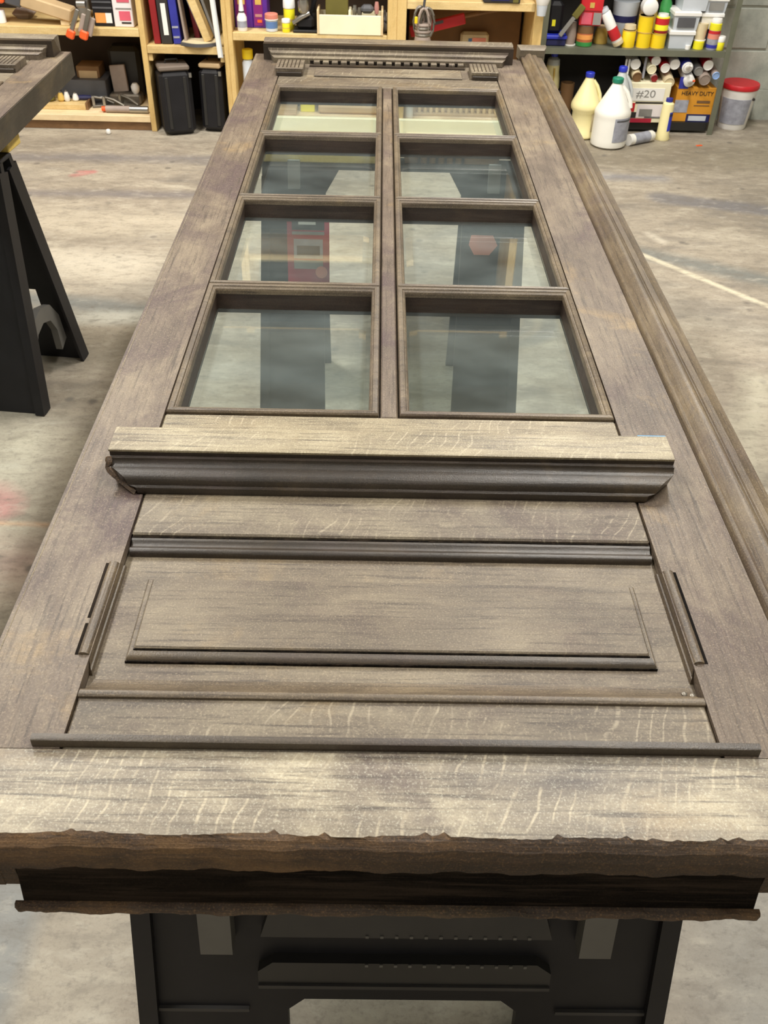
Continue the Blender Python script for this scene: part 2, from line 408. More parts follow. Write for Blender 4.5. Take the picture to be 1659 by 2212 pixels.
# ------------------------------------------------------------------ room
struct('floor', B().box(-4, 4, -3, 5.4, -.1, 0), 'floor')
wl = struct('wall_back', B().box(-4, 4, 5.24, 5.4, 0, 3.2), 'wall_paint')
struct('wall_left', B().box(-4.15, -4, -3, 5.4, 0, 3.2), 'wall_paint')
struct('wall_right', B().box(4, 4.15, -3, 5.4, 0, 3.2), 'wall_paint')
struct('wall_front', B().box(-4, 4, -3.15, -3, 0, 3.2), 'wall_paint')
struct('ceiling', B().box(-4.15, 4.15, -3.15, 5.4, 3.2, 3.3), 'ceiling_paint')
bm_ = B().box(0, .41, 5.228, 5.2405, 0, .187, b=.004).mesh('block', 'concrete_block')
for r in range(0, 9):
    for c in range(0, 4):
        o = bpy.data.objects.new('block', bm_); COL.objects.link(o); o.parent = wl
        o.location = (1.585 + c*.42 - (.21 if r % 2 else 0), 0, -.045 + r*.197 if r else -.032)

# ------------------------------------------------------------------ panelled oak door
def make_door(name, label, dx, dy, astragal):
    root = thing(name, label, 'door', (dx+.0225, 1.7+dy, .715))
    P = lambda bb, n, mat, lab=None, parent=None: bb.obj(n, mat, root if parent is None else parent, None, lab)
    ox, oy, oz = .0225, 1.7, .715
    class D(B):                        # numbers below are in the room; the thing's own frame is at its base
        def obj(s, *a, **k):
            s.v = [(x-ox, y-oy, z-oz) for x, y, z in s.v]; return B.obj(s, *a, **k)
    Z = .78
    # stiles, with a rebate under the glazing mouldings
    P(D().box(-.375, -.287, .5125, 3.030, .715, Z).box(-.2871, -.2795, .5125, .884, .715, Z).box(-.30, -.274, 1.06, 2.70, .735, .772), 'stile', 'oak_along')
    P(D().box(.332, .42, .5125, 3.030, .715, Z).box(.3245, .3321, .5125, .884, .715, Z).box(.319, .345, 1.06, 2.70, .735, .772), 'stile', 'oak_along')
    for e0, e1 in ((-.3765, -.3751), (.4201, .4204)) if astragal else ((-.3765, -.3751), (.4201, .4215)):
        P(D().box(e0, e1, .5125, 3.030, .7155, .778), 'stile_edge', 'oak_edge', 'outer edge with side shade in its colour')  # weaker light on the door's sides is put into the edge colour
    P(D().my([(-.3775, .7155, .5125, 3.030), (-.3775, .774, .5125, 3.030), (-.3745, .7785, .5125, 3.030), (-.3700, .7803, .5125, 3.030), (-.3700, .7155, .5125, 3.030)]), 'worn_edge', 'oak_sill', 'pale worn outer edge of the stile')
    # rails
    P(D().box(-.2775, .3225, .5125, .580, .715, .7795, b=.002), 'lower_rail', 'oak_across')
    P(D().box(-.2775, .3225, .812, .9, .715, .7795, b=.002), 'lock_rail', 'oak_across')
    P(D().box(-.285, .330, .9005, 1.0635, .715, .7795, b=.002), 'sill_rail', 'oak_sill')
    P(D().box(-.285, .330, 2.692, 3.030, .733, .7795, b=.002), 'top_rail', 'oak_across')
    # kick board at the foot, with worn front edge
    rnd = random.Random(5); N = 150; L = []
    prof0 = [(.5122, .7795), (.440, .7792), (.4290, .7775), (.4285, .776), (.4285, .7440), (.4285, .7415), (.5122, .7415)]
    for k in range(N+1):
        x = -.375+.795*k/N; j = rnd.uniform(-1, 1)
        L.append([(x, y, z) for y, z in prof0])
    kb = D(); kb.loops(L); P(kb, 'kick_board', 'oak_worn')
    L = []
    for k in range(N+1):
        x = -.375+.795*k/N; e = .0009*math.sin(k*.31)+.0006*math.sin(k*.83+1)+rnd.uniform(-.0003, .0003)
        ch = .0012*math.sin(k*.23+2)+rnd.uniform(-.0008, .0008)+(.0045*rnd.random() if rnd.random() < .10 else 0)
        L.append([(x, .4292+ch, .7795), (x, .4262+e, .7772), (x, .4205+e, .7710), (x, .4180+e, .760), (x, .4184+e*.6, .7415+e), (x, .4284, .7415)])
    P(D().loops(L), 'kick_board_edge', 'oak_end', 'rough brown worn front edge of the kick board')
    P(D().mx([(.4215, .6722, -.306, .350), (.4215, .681, -.306, .350), (.4335, .7414, -.306, .350), (.512, .7414, -.306, .350), (.512, .6722, -.306, .350)]), 'bottom_groove', 'oak_recess_shade', 'dark recessed strip under the kick board')
    L = []
    for k in range(N+1):
        x = -.313+.668*k/N; e = .0008*math.sin(k*.27)+.0006*math.sin(k*.71)+rnd.uniform(-.0005, .0005); q = .004 if k in (0, N) else 0
        L.append([(x, .414+e+q, .6815+e), (x, .412+e+q, .6785), (x, .415+e+q, .672+q*.5), (x, .4214, .672), (x, .4214, .6815)])
    P(D().loops(L), 'bottom_lip', 'oak_end', 'brown splintered lower lip of the door foot')
    for s0, s1 in ((-.375, -.307), (.351, .42)):
        bb = D(); 
        for q in range(5):
            a = s0+(s1-s0)*q/5; bb.box(a, a+(s1-s0)/5, .424+.006*rnd.random(), .51, .686+.012*rnd.random(), .7412)
        P(bb, 'stile_foot', 'oak_end', 'rotted dark end of the stile')
    # thin wedge-shaped drip strip
    P(D().mx([(.514, .7797, -.304, .356), (.514, .7895, -.304, .356), (.516, .7908, -.304, .356), (.521, .7905, -.304, .356), (.5235, .7797, -.304, .356)]), 'drip_strip', 'oak_midmould')
    # lower panel: ground, raised field, mouldings
    P(D().box(-.279, .324, .5795, .8125, .745, .766), 'panel_ground', 'oak_panel')
    P(D().box(-.247, .2915, .628, .7475, .7661, .7705, b=.0016), 'panel_step', 'oak_panel')
    P(D().mx([(.6280, .7703, -.246, .2905), (.6290, .7722, -.245, .2895), (.6330, .7738, -.2435, .288), (.6370, .7742, -.242, .287), (.6385, .7725, -.2415, .2865), (.6388, .7703, -.2415, .2865)]), 'panel_bead', 'oak_midmould')
    P(D().box(-.2395, .2845, .6388, .7395, .7704, .7775, b=.0015), 'raised_panel', 'oak_panel')
    P(D().mx([(.8118, .7662, -.2775, .3225), (.8118, .7748, -.2775, .3225), (.8070, .7752, -.2772, .3222), (.8055, .7742, -.277, .322),
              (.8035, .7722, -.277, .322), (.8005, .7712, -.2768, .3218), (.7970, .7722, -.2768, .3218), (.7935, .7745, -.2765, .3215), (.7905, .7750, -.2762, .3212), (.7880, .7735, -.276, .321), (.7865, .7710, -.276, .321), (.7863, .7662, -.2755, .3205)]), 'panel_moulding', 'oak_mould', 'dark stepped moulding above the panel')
    P(D().mx([(.5706, .7797, -.277, .322), (.5706, .7825, -.277, .322), (.5725, .7843, -.277, .322), (.5760, .7848, -.2765, .3215), (.5785, .7838, -.2765, .3215), (.5800, .7818, -.276, .321),
              (.5850, .7765, -.275, .320), (.5920, .7715, -.274, .319), (.6000, .7685, -.273, .318), (.6045, .7675, -.273, .318), (.6045, .7662, -.273, .318), (.5800, .7662, -.276, .321), (.5800, .7797, -.276, .321)]), 'panel_moulding', 'oak_bead_across', 'pale cove moulding below the panel')
    for sgn, xo in ((1, -.2795), (-1, .3245)):
        Q = lambda d, z, a, b: (xo+sgn*d, z, a, b)
        P(D().my([Q(-.0118, .7799, .625, .760), Q(-.0112, .7822, .625, .760), Q(-.0085, .7837, .625, .760), Q(-.0045, .7835, .625, .760), Q(-.0015, .7818, .625, .760), Q(-.0005, .7790, .625, .760),
                  Q(.0008, .7775, .618, .763), Q(.0015, .7720, .615, .765), Q(.0030, .7712, .612, .767), Q(.0038, .7662, .610, .769), Q(-.0001, .7662, .610, .769), Q(-.0001, .7799, .625, .760)]), 'panel_moulding', 'oak_bead', 'short side moulding with broken ends')
        for ga, gb in (((.625, .760),) if sgn < 0 else ((.625, .668), (.676, .760))):
            P(D().box(min(xo-sgn*.0152, xo-sgn*.0121), max(xo-sgn*.0152, xo-sgn*.0121), ga, gb, .7797, .7804), 'moulding_gap', 'oak_black', 'dark open joint beside the moulding')
    P(D().box(-.2772, .3222, .8098, .8117, .7663, .7757), 'panel_shade_line', 'oak_black', 'black strip painting the shade of the joint at the rail edge')  # thin black strips paint the shade along the panel steps
    P(D().box(-.2400, .2850, .6376, .6387, .7706, .7752), 'panel_shade_line', 'oak_black', 'black strip painting the shaded front of the raised field')
    P(D().box(-.2472, .2917, .6266, .6279, .7661, .7688), 'panel_shade_line', 'oak_black', 'black line in front of the panel bead')
    # two nail heads in the lower moulding
    for nx, ny in ((.3165, .590), (.309, .592)):
        P(D().lathe([(.0028, .0), (.0028, .0018), (.0015, .0028)], 10, TR((nx, ny, .7718))), 'nail_head', 'dull_steel')
    # sill (apron) moulding across the door
    ez = lambda y: min(1, max(0, (y-.886)/.0235))**.62; lf = lambda y: -.286-.0355*ez(y); rf = lambda y: .334+.0345*ez(y)
    pf = [(.8855, .7797), (.8845, .7882), (.8850, .7895), (.8895, .7902), (.8900, .7920), (.8905, .7955), (.8920, .7990), (.8945, .8016), (.8980, .8034), (.9020, .8042), (.9060, .8046), (.9095, .8058), (.9120, .8080), (.9132, .8105), (.9137, .8128), (.9185, .8134), (.9185, .8185), (.9220, .8185), (.9220, .7797)]
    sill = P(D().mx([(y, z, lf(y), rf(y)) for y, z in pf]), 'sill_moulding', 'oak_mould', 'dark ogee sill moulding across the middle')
    P(D().mx([(.9185, .8186, -.3225, .3685), (.9185, .8212, -.3225, .3685), (.9200, .8220, -.3225, .3685), (.970, .8200, -.324, .370), (.970, .7797, -.324, .370), (.9222, .7797, -.3225, .3685), (.9222, .8186, -.3225, .3685)]), 'sill_cap', 'oak_sill', 'pale bleached top of the sill', sill)
    pts = [(-.3225+.002*rnd.uniform(-1, 1)+.034*max(0, (q-3)/7)**1.3, .916-.030*q/10, .8125-.031*q/10) for q in range(11)]
    P(D().tube(pts, [rnd.uniform(.0022, .0052) for q in pts], 5), 'chipped_end', 'oak_end', 'ragged broken left end of the sill', sill)
    P(D().box(.334, .3695, .9702, .9725, .7798, .8195), 'chalk_edge', 'blue_chalk', 'blue smear on the back edge of the sill', sill)
    # glazing: a central bar, cross bars, eight moulded frames and eight bevelled panes
    RY_ = [1.065, 1.4615, 1.866, 2.277, 2.690]; CXs = [(-.2855, .0068), (.0338, .3305)]
    P(D().box(.0085, .0320, 1.064, 2.6915, .735, .7788, b=.002).box(-.006, .0465, 1.064, 2.6915, .735, .770), 'glazing_bar', 'oak_along')
    for yb in RY_[1:-1]:
        for x0, x1 in CXs:
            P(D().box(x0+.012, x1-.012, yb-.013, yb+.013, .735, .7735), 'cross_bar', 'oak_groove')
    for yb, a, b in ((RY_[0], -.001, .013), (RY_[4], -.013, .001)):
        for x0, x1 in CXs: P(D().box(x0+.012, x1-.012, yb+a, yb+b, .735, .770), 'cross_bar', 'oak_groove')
    for j in range(4):
        for i, (x0, x1) in enumerate(CXs):
            a, b = RY_[j]+.001, RY_[j+1]-.001
            fr = P(D().ring(x0+.001, x1-.001, a, b, [(0, .7702), (0, .7810), (.0015, .7835), (.0055, .7848), (.0085, .7836), (.0098, .7815), (.0108, .7815), (.0132, .7795), (.0140, .7765), (.0140, .7702)]), 'sash_moulding', 'oak_bead_across')
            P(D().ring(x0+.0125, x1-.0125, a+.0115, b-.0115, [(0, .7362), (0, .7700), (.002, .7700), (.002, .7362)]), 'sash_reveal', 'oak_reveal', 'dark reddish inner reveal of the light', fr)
            g0, g1, h0, h1 = x0+.0146, x1-.0146, a+.0136, b-.0136
            gl = D(); gl.loops([[(g0, h0, .7405), (g1, h0, .7405), (g1, h1, .7405), (g0, h1, .7405)], [(g0, h0, .7425), (g1, h0, .7425), (g1, h1, .7425), (g0, h1, .7425)],
                      [(g0+.02, h0+.02, .7452), (g1-.02, h0+.02, .7452), (g1-.02, h1-.02, .7452), (g0+.02, h1-.02, .7452)]])
            P(gl, 'glass_pane', 'pane_glass')
    # frieze: thin panel, two blocks, dentils and the cornice
    P(D().box(-.186, .231, 2.786, 2.874, .7796, .7838, b=.0015), 'frieze_panel', 'oak_across')
    for x0 in (-.294, .256):
        bk = P(D().box(x0, x0+.077, 2.790, 2.886, .7796, .7995, b=.001), 'bracket_block', 'oak_across')
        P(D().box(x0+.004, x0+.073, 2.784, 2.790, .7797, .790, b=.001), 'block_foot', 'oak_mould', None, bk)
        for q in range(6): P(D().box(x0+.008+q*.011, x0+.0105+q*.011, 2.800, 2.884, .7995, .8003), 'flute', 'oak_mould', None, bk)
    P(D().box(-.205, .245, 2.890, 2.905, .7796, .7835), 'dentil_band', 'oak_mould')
    db = D().box(-.0085, .0085, 2.904, 2.925, .7797, .7905, b=.001).obj('dentil', 'oak_across', root)
    for q in range(17):
        o = db if q == 0 else db.copy()
        if q: COL.objects.link(o)
        o.location = (-.185+q*.0262, 0, 0)
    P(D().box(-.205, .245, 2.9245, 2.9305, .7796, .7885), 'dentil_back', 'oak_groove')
    pc = [(2.926, .7797), (2.926, .7945), (2.931, .7965), (2.941, .7975), (2.942, .8040), (2.947, .8065), (2.957, .8075), (2.958, .8125), (2.966, .8140), (2.975, .8160), (2.983, .8200), (2.984, .8235), (2.989, .8250), (2.998, .8262), (3.030, .8262), (3.030, .7797)]
    mit = lambda y: min(1, max(0, (y-2.926)/.060))
    P(D().mx([(y, z, -.311-.0335*mit(y), .357+.0345*mit(y)) for y, z in pc]), 'cornice', 'oak_across')
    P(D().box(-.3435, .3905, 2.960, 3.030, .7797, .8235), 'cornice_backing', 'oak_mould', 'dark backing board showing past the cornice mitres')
    if astragal:
        a0, a1 = .5125, 3.02
        P(D().my([(.4205, .715, a0, a1), (.4205, .7835, a0, a1), (.4225, .7885, a0, a1), (.4265, .7905, a0, a1), (.4305, .7885, a0, a1), (.4325, .7905, a0, a1), (.4395, .7985, a0, a1), (.4470, .8000, a0, a1), (.4520, .7975, a0, a1),
                  (.4535, .7945, a0, a1), (.4550, .7945, a0, a1), (.4565, .7965, a0, a1), (.4660, .7960, a0, a1), (.4680, .7915, a0, a1), (.4695, .7905, a0, a1), (.4840, .7885, a0, a1), (.4860, .7855, a0, a1), (.4860, .715, a0, a1)]), 'astragal', 'oak_astragal', 'reeded strip along the right edge')
        P(D().mx([(3.020, .7805, .4190, .4900), (3.020, .8080, .4190, .4900), (3.030, .8120, .4150, .4950), (3.040, .8150, .4120, .4980), (3.058, .8150, .4120, .4980), (3.058, .7805, .4120, .4980)]), 'astragal_capital', 'oak_across')
    return root
make_door('panelled_door', 'large weathered oak door with eight panes lying across two black sawhorses', 0, 0, True)
make_door('panelled_door', 'second oak door at the left edge, only its cornice end showing', -1.342, -.030, False)

# ------------------------------------------------------------------ sawhorses
def make_sawhorse(label, loc, rz, opening, stops=True, badge=None, top=.67):
    root = thing('sawhorse', label, 'sawhorse', loc, (0, 0, rz))
    H, hw, sp = top, (.322 if opening == 'low' else .335), .165
    B().box(-hw, hw, -.035, .035, H-(.05 if opening == 'low' else .012), H, b=.004).obj('top_beam', 'black_plastic', root)
    ang = math.atan2(sp-.035, H-.03); LL = math.hypot(sp-.035, H-.03)
    for s in (-1, 1):
        # panel frame: u across, v down the slope, w outward
        T = TR((0, s*.035, H-.03)) @ (Matrix(((1, 0, 0, 0), (0, -s*-math.sin(ang), s*math.cos(ang), 0), (0, -math.cos(ang), math.sin(ang), 0), (0, 0, 0, 1))))
        bb = B(); t0, t1 = -.012, .004
        wid = lambda v: hw+.03*v/LL
        def strip(u0, u1, v0, v1):      # u given as fraction of the half width where |u|=1
            f = lambda u, v: u*wid(v) if abs(u) == 1 else u
            bb.prism([(f(u0, v0), v0), (f(u1, v0), v0), (f(u1, v1), v1), (f(u0, v1), v1)], t0, t1, 'xy', T)
        if opening == 'low':
            v0 = .425; iw = .15
            strip(-1, 1, 0, v0); strip(-1, -iw, v0, LL); strip(iw, 1, v0, LL)
            bb.prism([(-iw, v0), (-iw+.022, v0), (-iw, v0+.022)], t0, t1, 'xy', T); bb.prism([(iw, v0), (iw-.022, v0), (iw, v0+.022)], t0, t1, 'xy', T)
        else:
            a, v0, v1 = .140, -.017, .050; iw = .180
            strip(-1, 1, -.028, v0); bb.prism([(-wid(v0), v0), (-a, v0), (-iw, v1), (-wid(v1), v1)], t0, t1, 'xy', T); bb.prism([(a, v0), (wid(v0), v0), (wid(v1), v1), (iw, v1)], t0, t1, 'xy', T)
            strip(-1, -iw, v1, LL)
            c0, c1, d0, d1 = hw-.102, hw-.056, LL-.26, LL-.165   # slot near the right end of the far panel
            if badge or s == -1: strip(iw, 1, v1, LL)
            else: strip(iw, c0, v1, LL); strip(c0, c1, v1, d0); strip(c0, c1, d1, LL); strip(c1, 1, v1, LL)
        pn = bb.obj('leg_panel', 'black_plastic', root)
        for e in (-1, 1):
            rim = B()                   # raised rims down both ends and folded end flanges
            rim.prism([(e*hw, 0), (e*(hw-.022), 0), (e*(wid(LL)-.026), LL), (e*wid(LL), LL)], .004, .016, 'xy', T)
            rim.prism([(e*hw, 0), (e*(hw-.008), 0), (e*(wid(LL)-.008), LL), (e*wid(LL), LL)], -.030, -.012, 'xy', T)
            rim.obj('end_rim', 'black_plastic', pn)
        B().prism([(-wid(LL)+.01, LL-.012), (wid(LL)-.01, LL-.012), (wid(LL)-.01, LL), (-wid(LL)+.01, LL)], .004, .012, 'xy', T).obj('foot_bar', 'grey_plastic', pn) if opening == 'tall2' else None
        if opening == 'low':
            B().prism([(-.162, .225), (.162, .225), (.178, .285), (-.178, .285)], .004, .020, 'xy', T).obj('ledge', 'ledge_plastic', pn)
            B().prism([(-.165, .335), (.165, .335), (.184, .352), (.184, .375), (-.184, .375), (-.184, .352)], .004, .018, 'xy', T).obj('rib', 'black_metal', pn)
            B().prism([(-.184, .3751), (.184, .3751), (.184, .381), (-.184, .381)], .004, .021, 'xy', T).obj('rib', 'ledge_plastic', pn)
            for k in range(12):
                B().prism([(-.05+k*.018, .280), (-.046+k*.018, .280), (-.046+k*.018, .284), (-.05+k*.018, .284)], .0201, .0215, 'xy', T).obj('stud', 'grey_plastic', pn)
                B().prism([(-.05+k*.018, .336), (-.046+k*.018, .336), (-.046+k*.018, .340), (-.05+k*.018, .340)], .0181, .0195, 'xy', T).obj('stud', 'grey_plastic', pn)
            for e in (-1, 1):
                B().prism([(e*.325, .44), (e*.20, .44), (e*.20, .446), (e*.325, .446)], .004, .009, 'xy', T).obj('line_rib', 'ledge_plastic', pn)
            st0, st1, ba, bb_ = .13, .305, .250, .211
        else:
            st0, st1, ba, bb_ = -.040, .028, .268, .238
        if stops:
            for e in (-1, 1):
                B().prism([(e*ba, st0), (e*bb_, st0), (e*bb_, st1), (e*ba, st1)], .004, .030 if opening == 'low' else .022, 'xy', T).obj('bracket_stop', 'grey_plastic' if opening == 'low' else 'mid_grey', pn)
        if badge and s == -1:
            q = badge(T, pn)
    # curved hinge brace at each end
    for e in (-1, 1):
        arc = [(-.150, .09), (-.128, .175), (-.075, .228), (.0, .245), (.075, .228), (.128, .175), (.150, .09)]
        L = []
        for i, (y, z) in enumerate(arc):
            a = math.atan2(z-.02, y*1.0) if True else 0
            n = Vector((0, math.cos(a), math.sin(a)))
            p = Vector((e*(hw-.012), y*.80, z)); q = p-n*.045
            L.append([p+Vector((.010, 0, 0)), p-Vector((.010, 0, 0)), q-Vector((.010, 0, 0)), q+Vector((.010, 0, 0))])
        B().loops(L).obj('hinge_brace', 'grey_plastic', root)
    return root
make_sawhorse('black plastic sawhorse under the near end of the paned oak door', (.050, .657, 0), 0, 'low')

def far_badge(T, pn):
    def pl(u0, u1, v0, v1, w0, w1, mat, name, lab=None, par=None):
        return B().prism([(u0, v0), (u1, v0), (u1, v1), (u0, v1)], w0, w1, 'xy', T).obj(name, mat, par or pn, None, lab)
    b = pl(-.275, -.165, .09, .275, .004, .0075, 'crimson_label', 'printed_label', 'red bordered label on the left leg')
    pl(-.262, -.178, .095, .132, .0076, .0084, 'ink', 'label_header', None, b)
    pl(-.245, -.200, .096, .118, .0085, .0090, 'white', 'label_patch', None, b)
    pl(-.262, -.178, .136, .144, .0076, .0084, 'mid_grey', 'label_text_strip', None, b)
    pl(-.258, -.182, .155, .205, .0076, .0084, 'grey_label', 'label_picture', None, b)
    pl(-.250, -.190, .172, .196, .0085, .0090, 'ink', 'label_figure', None, b)
    pl(-.258, -.182, .210, .232, .0076, .0084, 'mid_grey', 'label_text_strip', None, b)
    B().lathe([(.016, 0), (.016, .001)], 14, T @ TR((-.186, .240, .0085))).obj('label_dot', 'salmon', b)
    B().prism([(.205, .135), (.262, .135), (.275, .16), (.255, .185), (.215, .185), (.200, .16)], .004, .008, 'xy', T).obj('hexagon_badge', 'salmon', pn, None, 'faded red six-sided badge on the right leg')
make_sawhorse('black plastic sawhorse with red label seen through the door panes', (.040, 2.395, 0), math.radians(-.5), 'tall', True, far_badge, .68)
make_sawhorse('black plastic sawhorse at the left edge under the second door', (-1.285, 2.435, 0), math.radians(-6), 'tall', False)
def lumber(label, x0, x1, y0, y1, z0, mat, th=.0435):
    o = B().box(-(x1-x0)/2, (x1-x0)/2, -(y1-y0)/2, (y1-y0)/2, 0, th, b=.003).obj('lumber_offcut', mat)
    tag(o, label, 'board', loc=((x0+x1)/2, (y0+y1)/2, z0)); return o
lumber('yellow pine batten on the far sawhorse, seen through the panes', -.30, .052, 2.369, 2.422, .6805, 'pine_yellow', .033)
t = thing('slatted_offcut', 'brown slatted offcut on the far sawhorse, seen through the right panes', 'board', (.185, 2.40, .6805))
B().box(-.12, .12, -.02, .018, 0, .030, b=.002).obj('board', 'brown_wood', t)
for k in range(6): B().box(-.085+k*.022, -.079+k*.022, -.0245, -.0202, .001, .031).obj('slat', 'black_metal', t)
lumber('yellow pine batten end on the sawhorse at the left edge', -1.55, -.945, 2.445, 2.525, .6705, 'pine_yellow').rotation_euler = (0, 0, math.radians(-4))
lumber('short pine batten hidden on the near sawhorse under the door foot', -.24, .33, .62, .70, .6705, 'pine')

# ------------------------------------------------------------------ wooden shelving
sh = thing('shelving_unit', 'pine shelving unit full of tools along the back wall', 'shelves', (-.6, 5.0, 0))
def SP(x0, x1, y0, y1, z0, z1, name, mat, lab=None, b=.002):
    B().box(x0+.6, x1+.6, y0-5.0, y1-5.0, z0, z1, b=b).obj(name, mat, sh, None, lab)
for x0, x1 in ((-1.138, -1.112), (-.745, -.723), (-.7225, -.700), (.030, .074), (.0745, .118), (.715, .757), (-2.72, -2.69)):
    SP(x0, x1, 4.80, 5.20, 0, 2.6, 'post', 'pine_up')
def shelf(x0, x1, zt, th=.035, mat='pine'):
    SP(x0, x1, 4.802, 5.195, zt-th, zt, 'shelf_board', mat)
bays = ((-2.689, -1.139), (-1.111, -.746), (-.699, .029), (.119, .714))
for (x0, x1), zs in zip(bays, ((.465, 1.0, 1.55, 2.16, 2.58), (.395, .9, 1.5, 2.16, 2.58), (.460, 1.0, 1.55, 2.16, 2.58), (.610, 1.05, 1.5, 2.01, 2.58))):
    for z in zs: shelf(x0, x1, z)
for (x0, x1) in (bays[0], bays[2], bays[3]):
    shelf(x0, x1, .072, .03, 'pine_pale'); SP(x0, x1, 4.815, 4.84, .0, .041, 'kick_board', 'brown_wood')
SP(bays[0][0], .714, 5.196, 5.21, 0, 2.6, 'back_panel', 'shadow_board')
for x0, x1 in ((-1.111, -1.09), (-.767, -.746)):
    SP(x0, x1, 4.81, 5.19, .325, .358, 'cleat', 'pine')

# cream board on the floor before the shelves
tag(B().box(-.62, .66, -.012, .012, 0, .092, b=.003).obj('cream_board', 'bright_cream'), 'long cream board on edge against the shelf base, seen through the top panes', 'board', loc=(.0, 4.785, 0))

# ------------------------------------------------------------------ small item builders
def cbox(label, cat, name, f, d, mat, rz=0, labels=(), group=None, b=.003, tilt=0, lid=None):
    """box thing from fit() numbers; labels = [(u0,u1,v0,v1,mat,name)] as fractions of the front"""
    x, Y, z, w_, h = f
    t = thing(name, label, cat, (x, Y+d/2, z), (0, tilt, rz), group)
    B().box(-w_/2, w_/2, -d/2, d/2, 0, h, b=b).obj('body', mat, t)
    for i, (u0, u1, v0, v1, m_, n_) in enumerate(labels):
        B().box(-w_/2+u0*w_, -w_/2+u1*w_, -d/2-.0016-.0003*i, -d/2+.0004, v0*h, v1*h).obj(n_, m_, t)
    if lid: B().box(-w_/2-.004, w_/2+.004, -d/2-.004, d/2+.004, h, h+lid[1], b=.003).obj('lid', lid[0], t)
    return t
def can(label, cat, name, f, prof, mat, parts=(), group=None, rot=(0, 0, 0), n=20, dz=0):
    """turned thing; prof/parts in fractions of width & height: parts = [(name, mat, [(r,z)...])]"""
    x, Y, z, w_, h = f; r = w_/2
    t = thing(name, label, cat, (x, Y+r, z+dz), rot, group)
    B().lathe([(a*r, b*h) for a, b in prof], n).obj('body', mat, t)
    for nm, m_, pf in parts: B().lathe([(a*r, b*h) for a, b in pf], n).obj(nm, m_, t)
    return t
CYL = [(.94, 0), (1, .02), (1, .97), (.94, 1)]
def tub(label, f, d, mat, group, frontmat=None):
    x, Y, z, w_, h = f
    t = thing('storage_tub', label, 'tub', (x, Y+d/2, z), (0, 0, 0), group)
    R_ = lambda k, zz: [(-w_/2*k, -d/2*k, zz), (w_/2*k, -d/2*k, zz), (w_/2*k, d/2*k, zz), (-w_/2*k, d/2*k, zz)]
    B().loops([R_(.86, 0), R_(.94, h*.82)]).obj('body', mat, t)
    B().loops([R_(1, h*.78), R_(1.0, h*.94), R_(.95, h)]).obj('lid', 'white', t)
    if frontmat: B().box(-w_*.32, w_*.32, -d/2*.935-.004, -d/2*.90, h*.16, h*.68).obj('clear_front', frontmat, t, None, 'dark contents showing through the front')
    return t

# ---- bay 1, upper shelf
Zs = .4655
f = fit(205, 5, 248, 57, Zs)
cbox('black box with orange and white label on the upper left shelf', 'box', 'tool_box', (f[0], f[1], Zs, f[3], .15), .16, 'black_plastic',
     labels=[(.10, .62, .10, .38, 'orange_label', 'orange_label'), (.62, .92, .10, .38, 'white', 'white_label'), (.02, .98, .50, .55, 'dark_grey', 'rib'), (.02, .98, .66, .71, 'dark_grey', 'rib'), (.02, .98, .82, .87, 'dark_grey', 'rib')])
f = fit(253, 0, 299, 59, Zs)
cbox('white carton with pink label panels at the right end of the upper left shelf', 'box', 'carton', (f[0]-.014, f[1], Zs, f[3]*.90, .17), .15, 'white_card',
     labels=[(.30, .88, .17, .40, 'pink_card', 'pink_label'), (.38, .88, .09, .13, 'ink', 'barcode'), (.16, .96, .45, .48, 'mid_grey', 'text_line'), (.26, .9, .62, .74, 'pink_card', 'pink_label'), (.26, .9, .80, .9, 'maroon', 'red_label')])
# mallet / orange-headed hammer with a tan wooden handle
t = thing('mallet', 'tan wooden mallet lying diagonally with orange and grey end, top left shelf', 'mallet', (-1.62, 4.87, Zs+.028), (0, math.radians(16), 0))
B().box(-.075, .155, -.045, .045, .030, .085, b=.006).obj('wooden_block', 'tan_card', t)
B().box(-.150, -.075, -.030, .030, .018, .090, b=.006).obj('grey_collar', 'dark_grey', t)
B().box(-.32, -.150, -.045, .045, .015, .100, b=.008).obj('orange_head', 'orange', t)
tag(B().box(-.02, .02, -.025, .025, 0, .022, b=.002).obj('wood_scrap', 'pine_pale'), 'small pine scrap under the tan mallet end', 'block', loc=(-1.49, 4.86, Zs))
# spring clamp hanging over the edge
t = thing('spring_clamp', 'grey metal clamp with orange tips hanging over the upper left shelf edge', 'clamp', (-1.415, 4.790, Zs-.01))
for k, (xx, tlt) in enumerate(((-.035, .45), (.030, .38))):
    TT = TR((xx, -.022-.012*k, -.01)) @ RY(tlt)
    B().box(-.010, .010, -.006, .006, 0, .115, TT, b=.003).obj('arm', 'steel' if k == 0 else 'dull_steel', t)
    B().box(-.019, .019, -.012, .012, -.022, .018, TT, b=.006).obj('orange_tip', 'orange', t)
B().lathe([(.016, -.02), (.016, .02)], 14, TR((.035, -.018, .115)) @ RY(PI/2)).obj('spring', 'steel', t)
B().box(.0, .065, -.028, -.016, .0, .085, RY(.38), b=.004).obj('jaw_plate', 'taupe', t)
# dark and pale odds and ends behind
t = can('pale grey round tin behind the clamp on the upper left shelf', 'tin', 'tin', (-1.44, 4.98, Zs, .06, .13), CYL, 'mid_grey')
f = (-1.72, 4.93, Zs, .10, .045)
cbox('grey bag of hardware under the mallet, upper left shelf', 'bag', 'hardware_bag', f, .09, 'taupe', b=.02)
can('short white jar at the left end of the upper left shelf', 'jar', 'jar', (-1.80, 4.84, Zs, .05, .055), CYL, 'white')
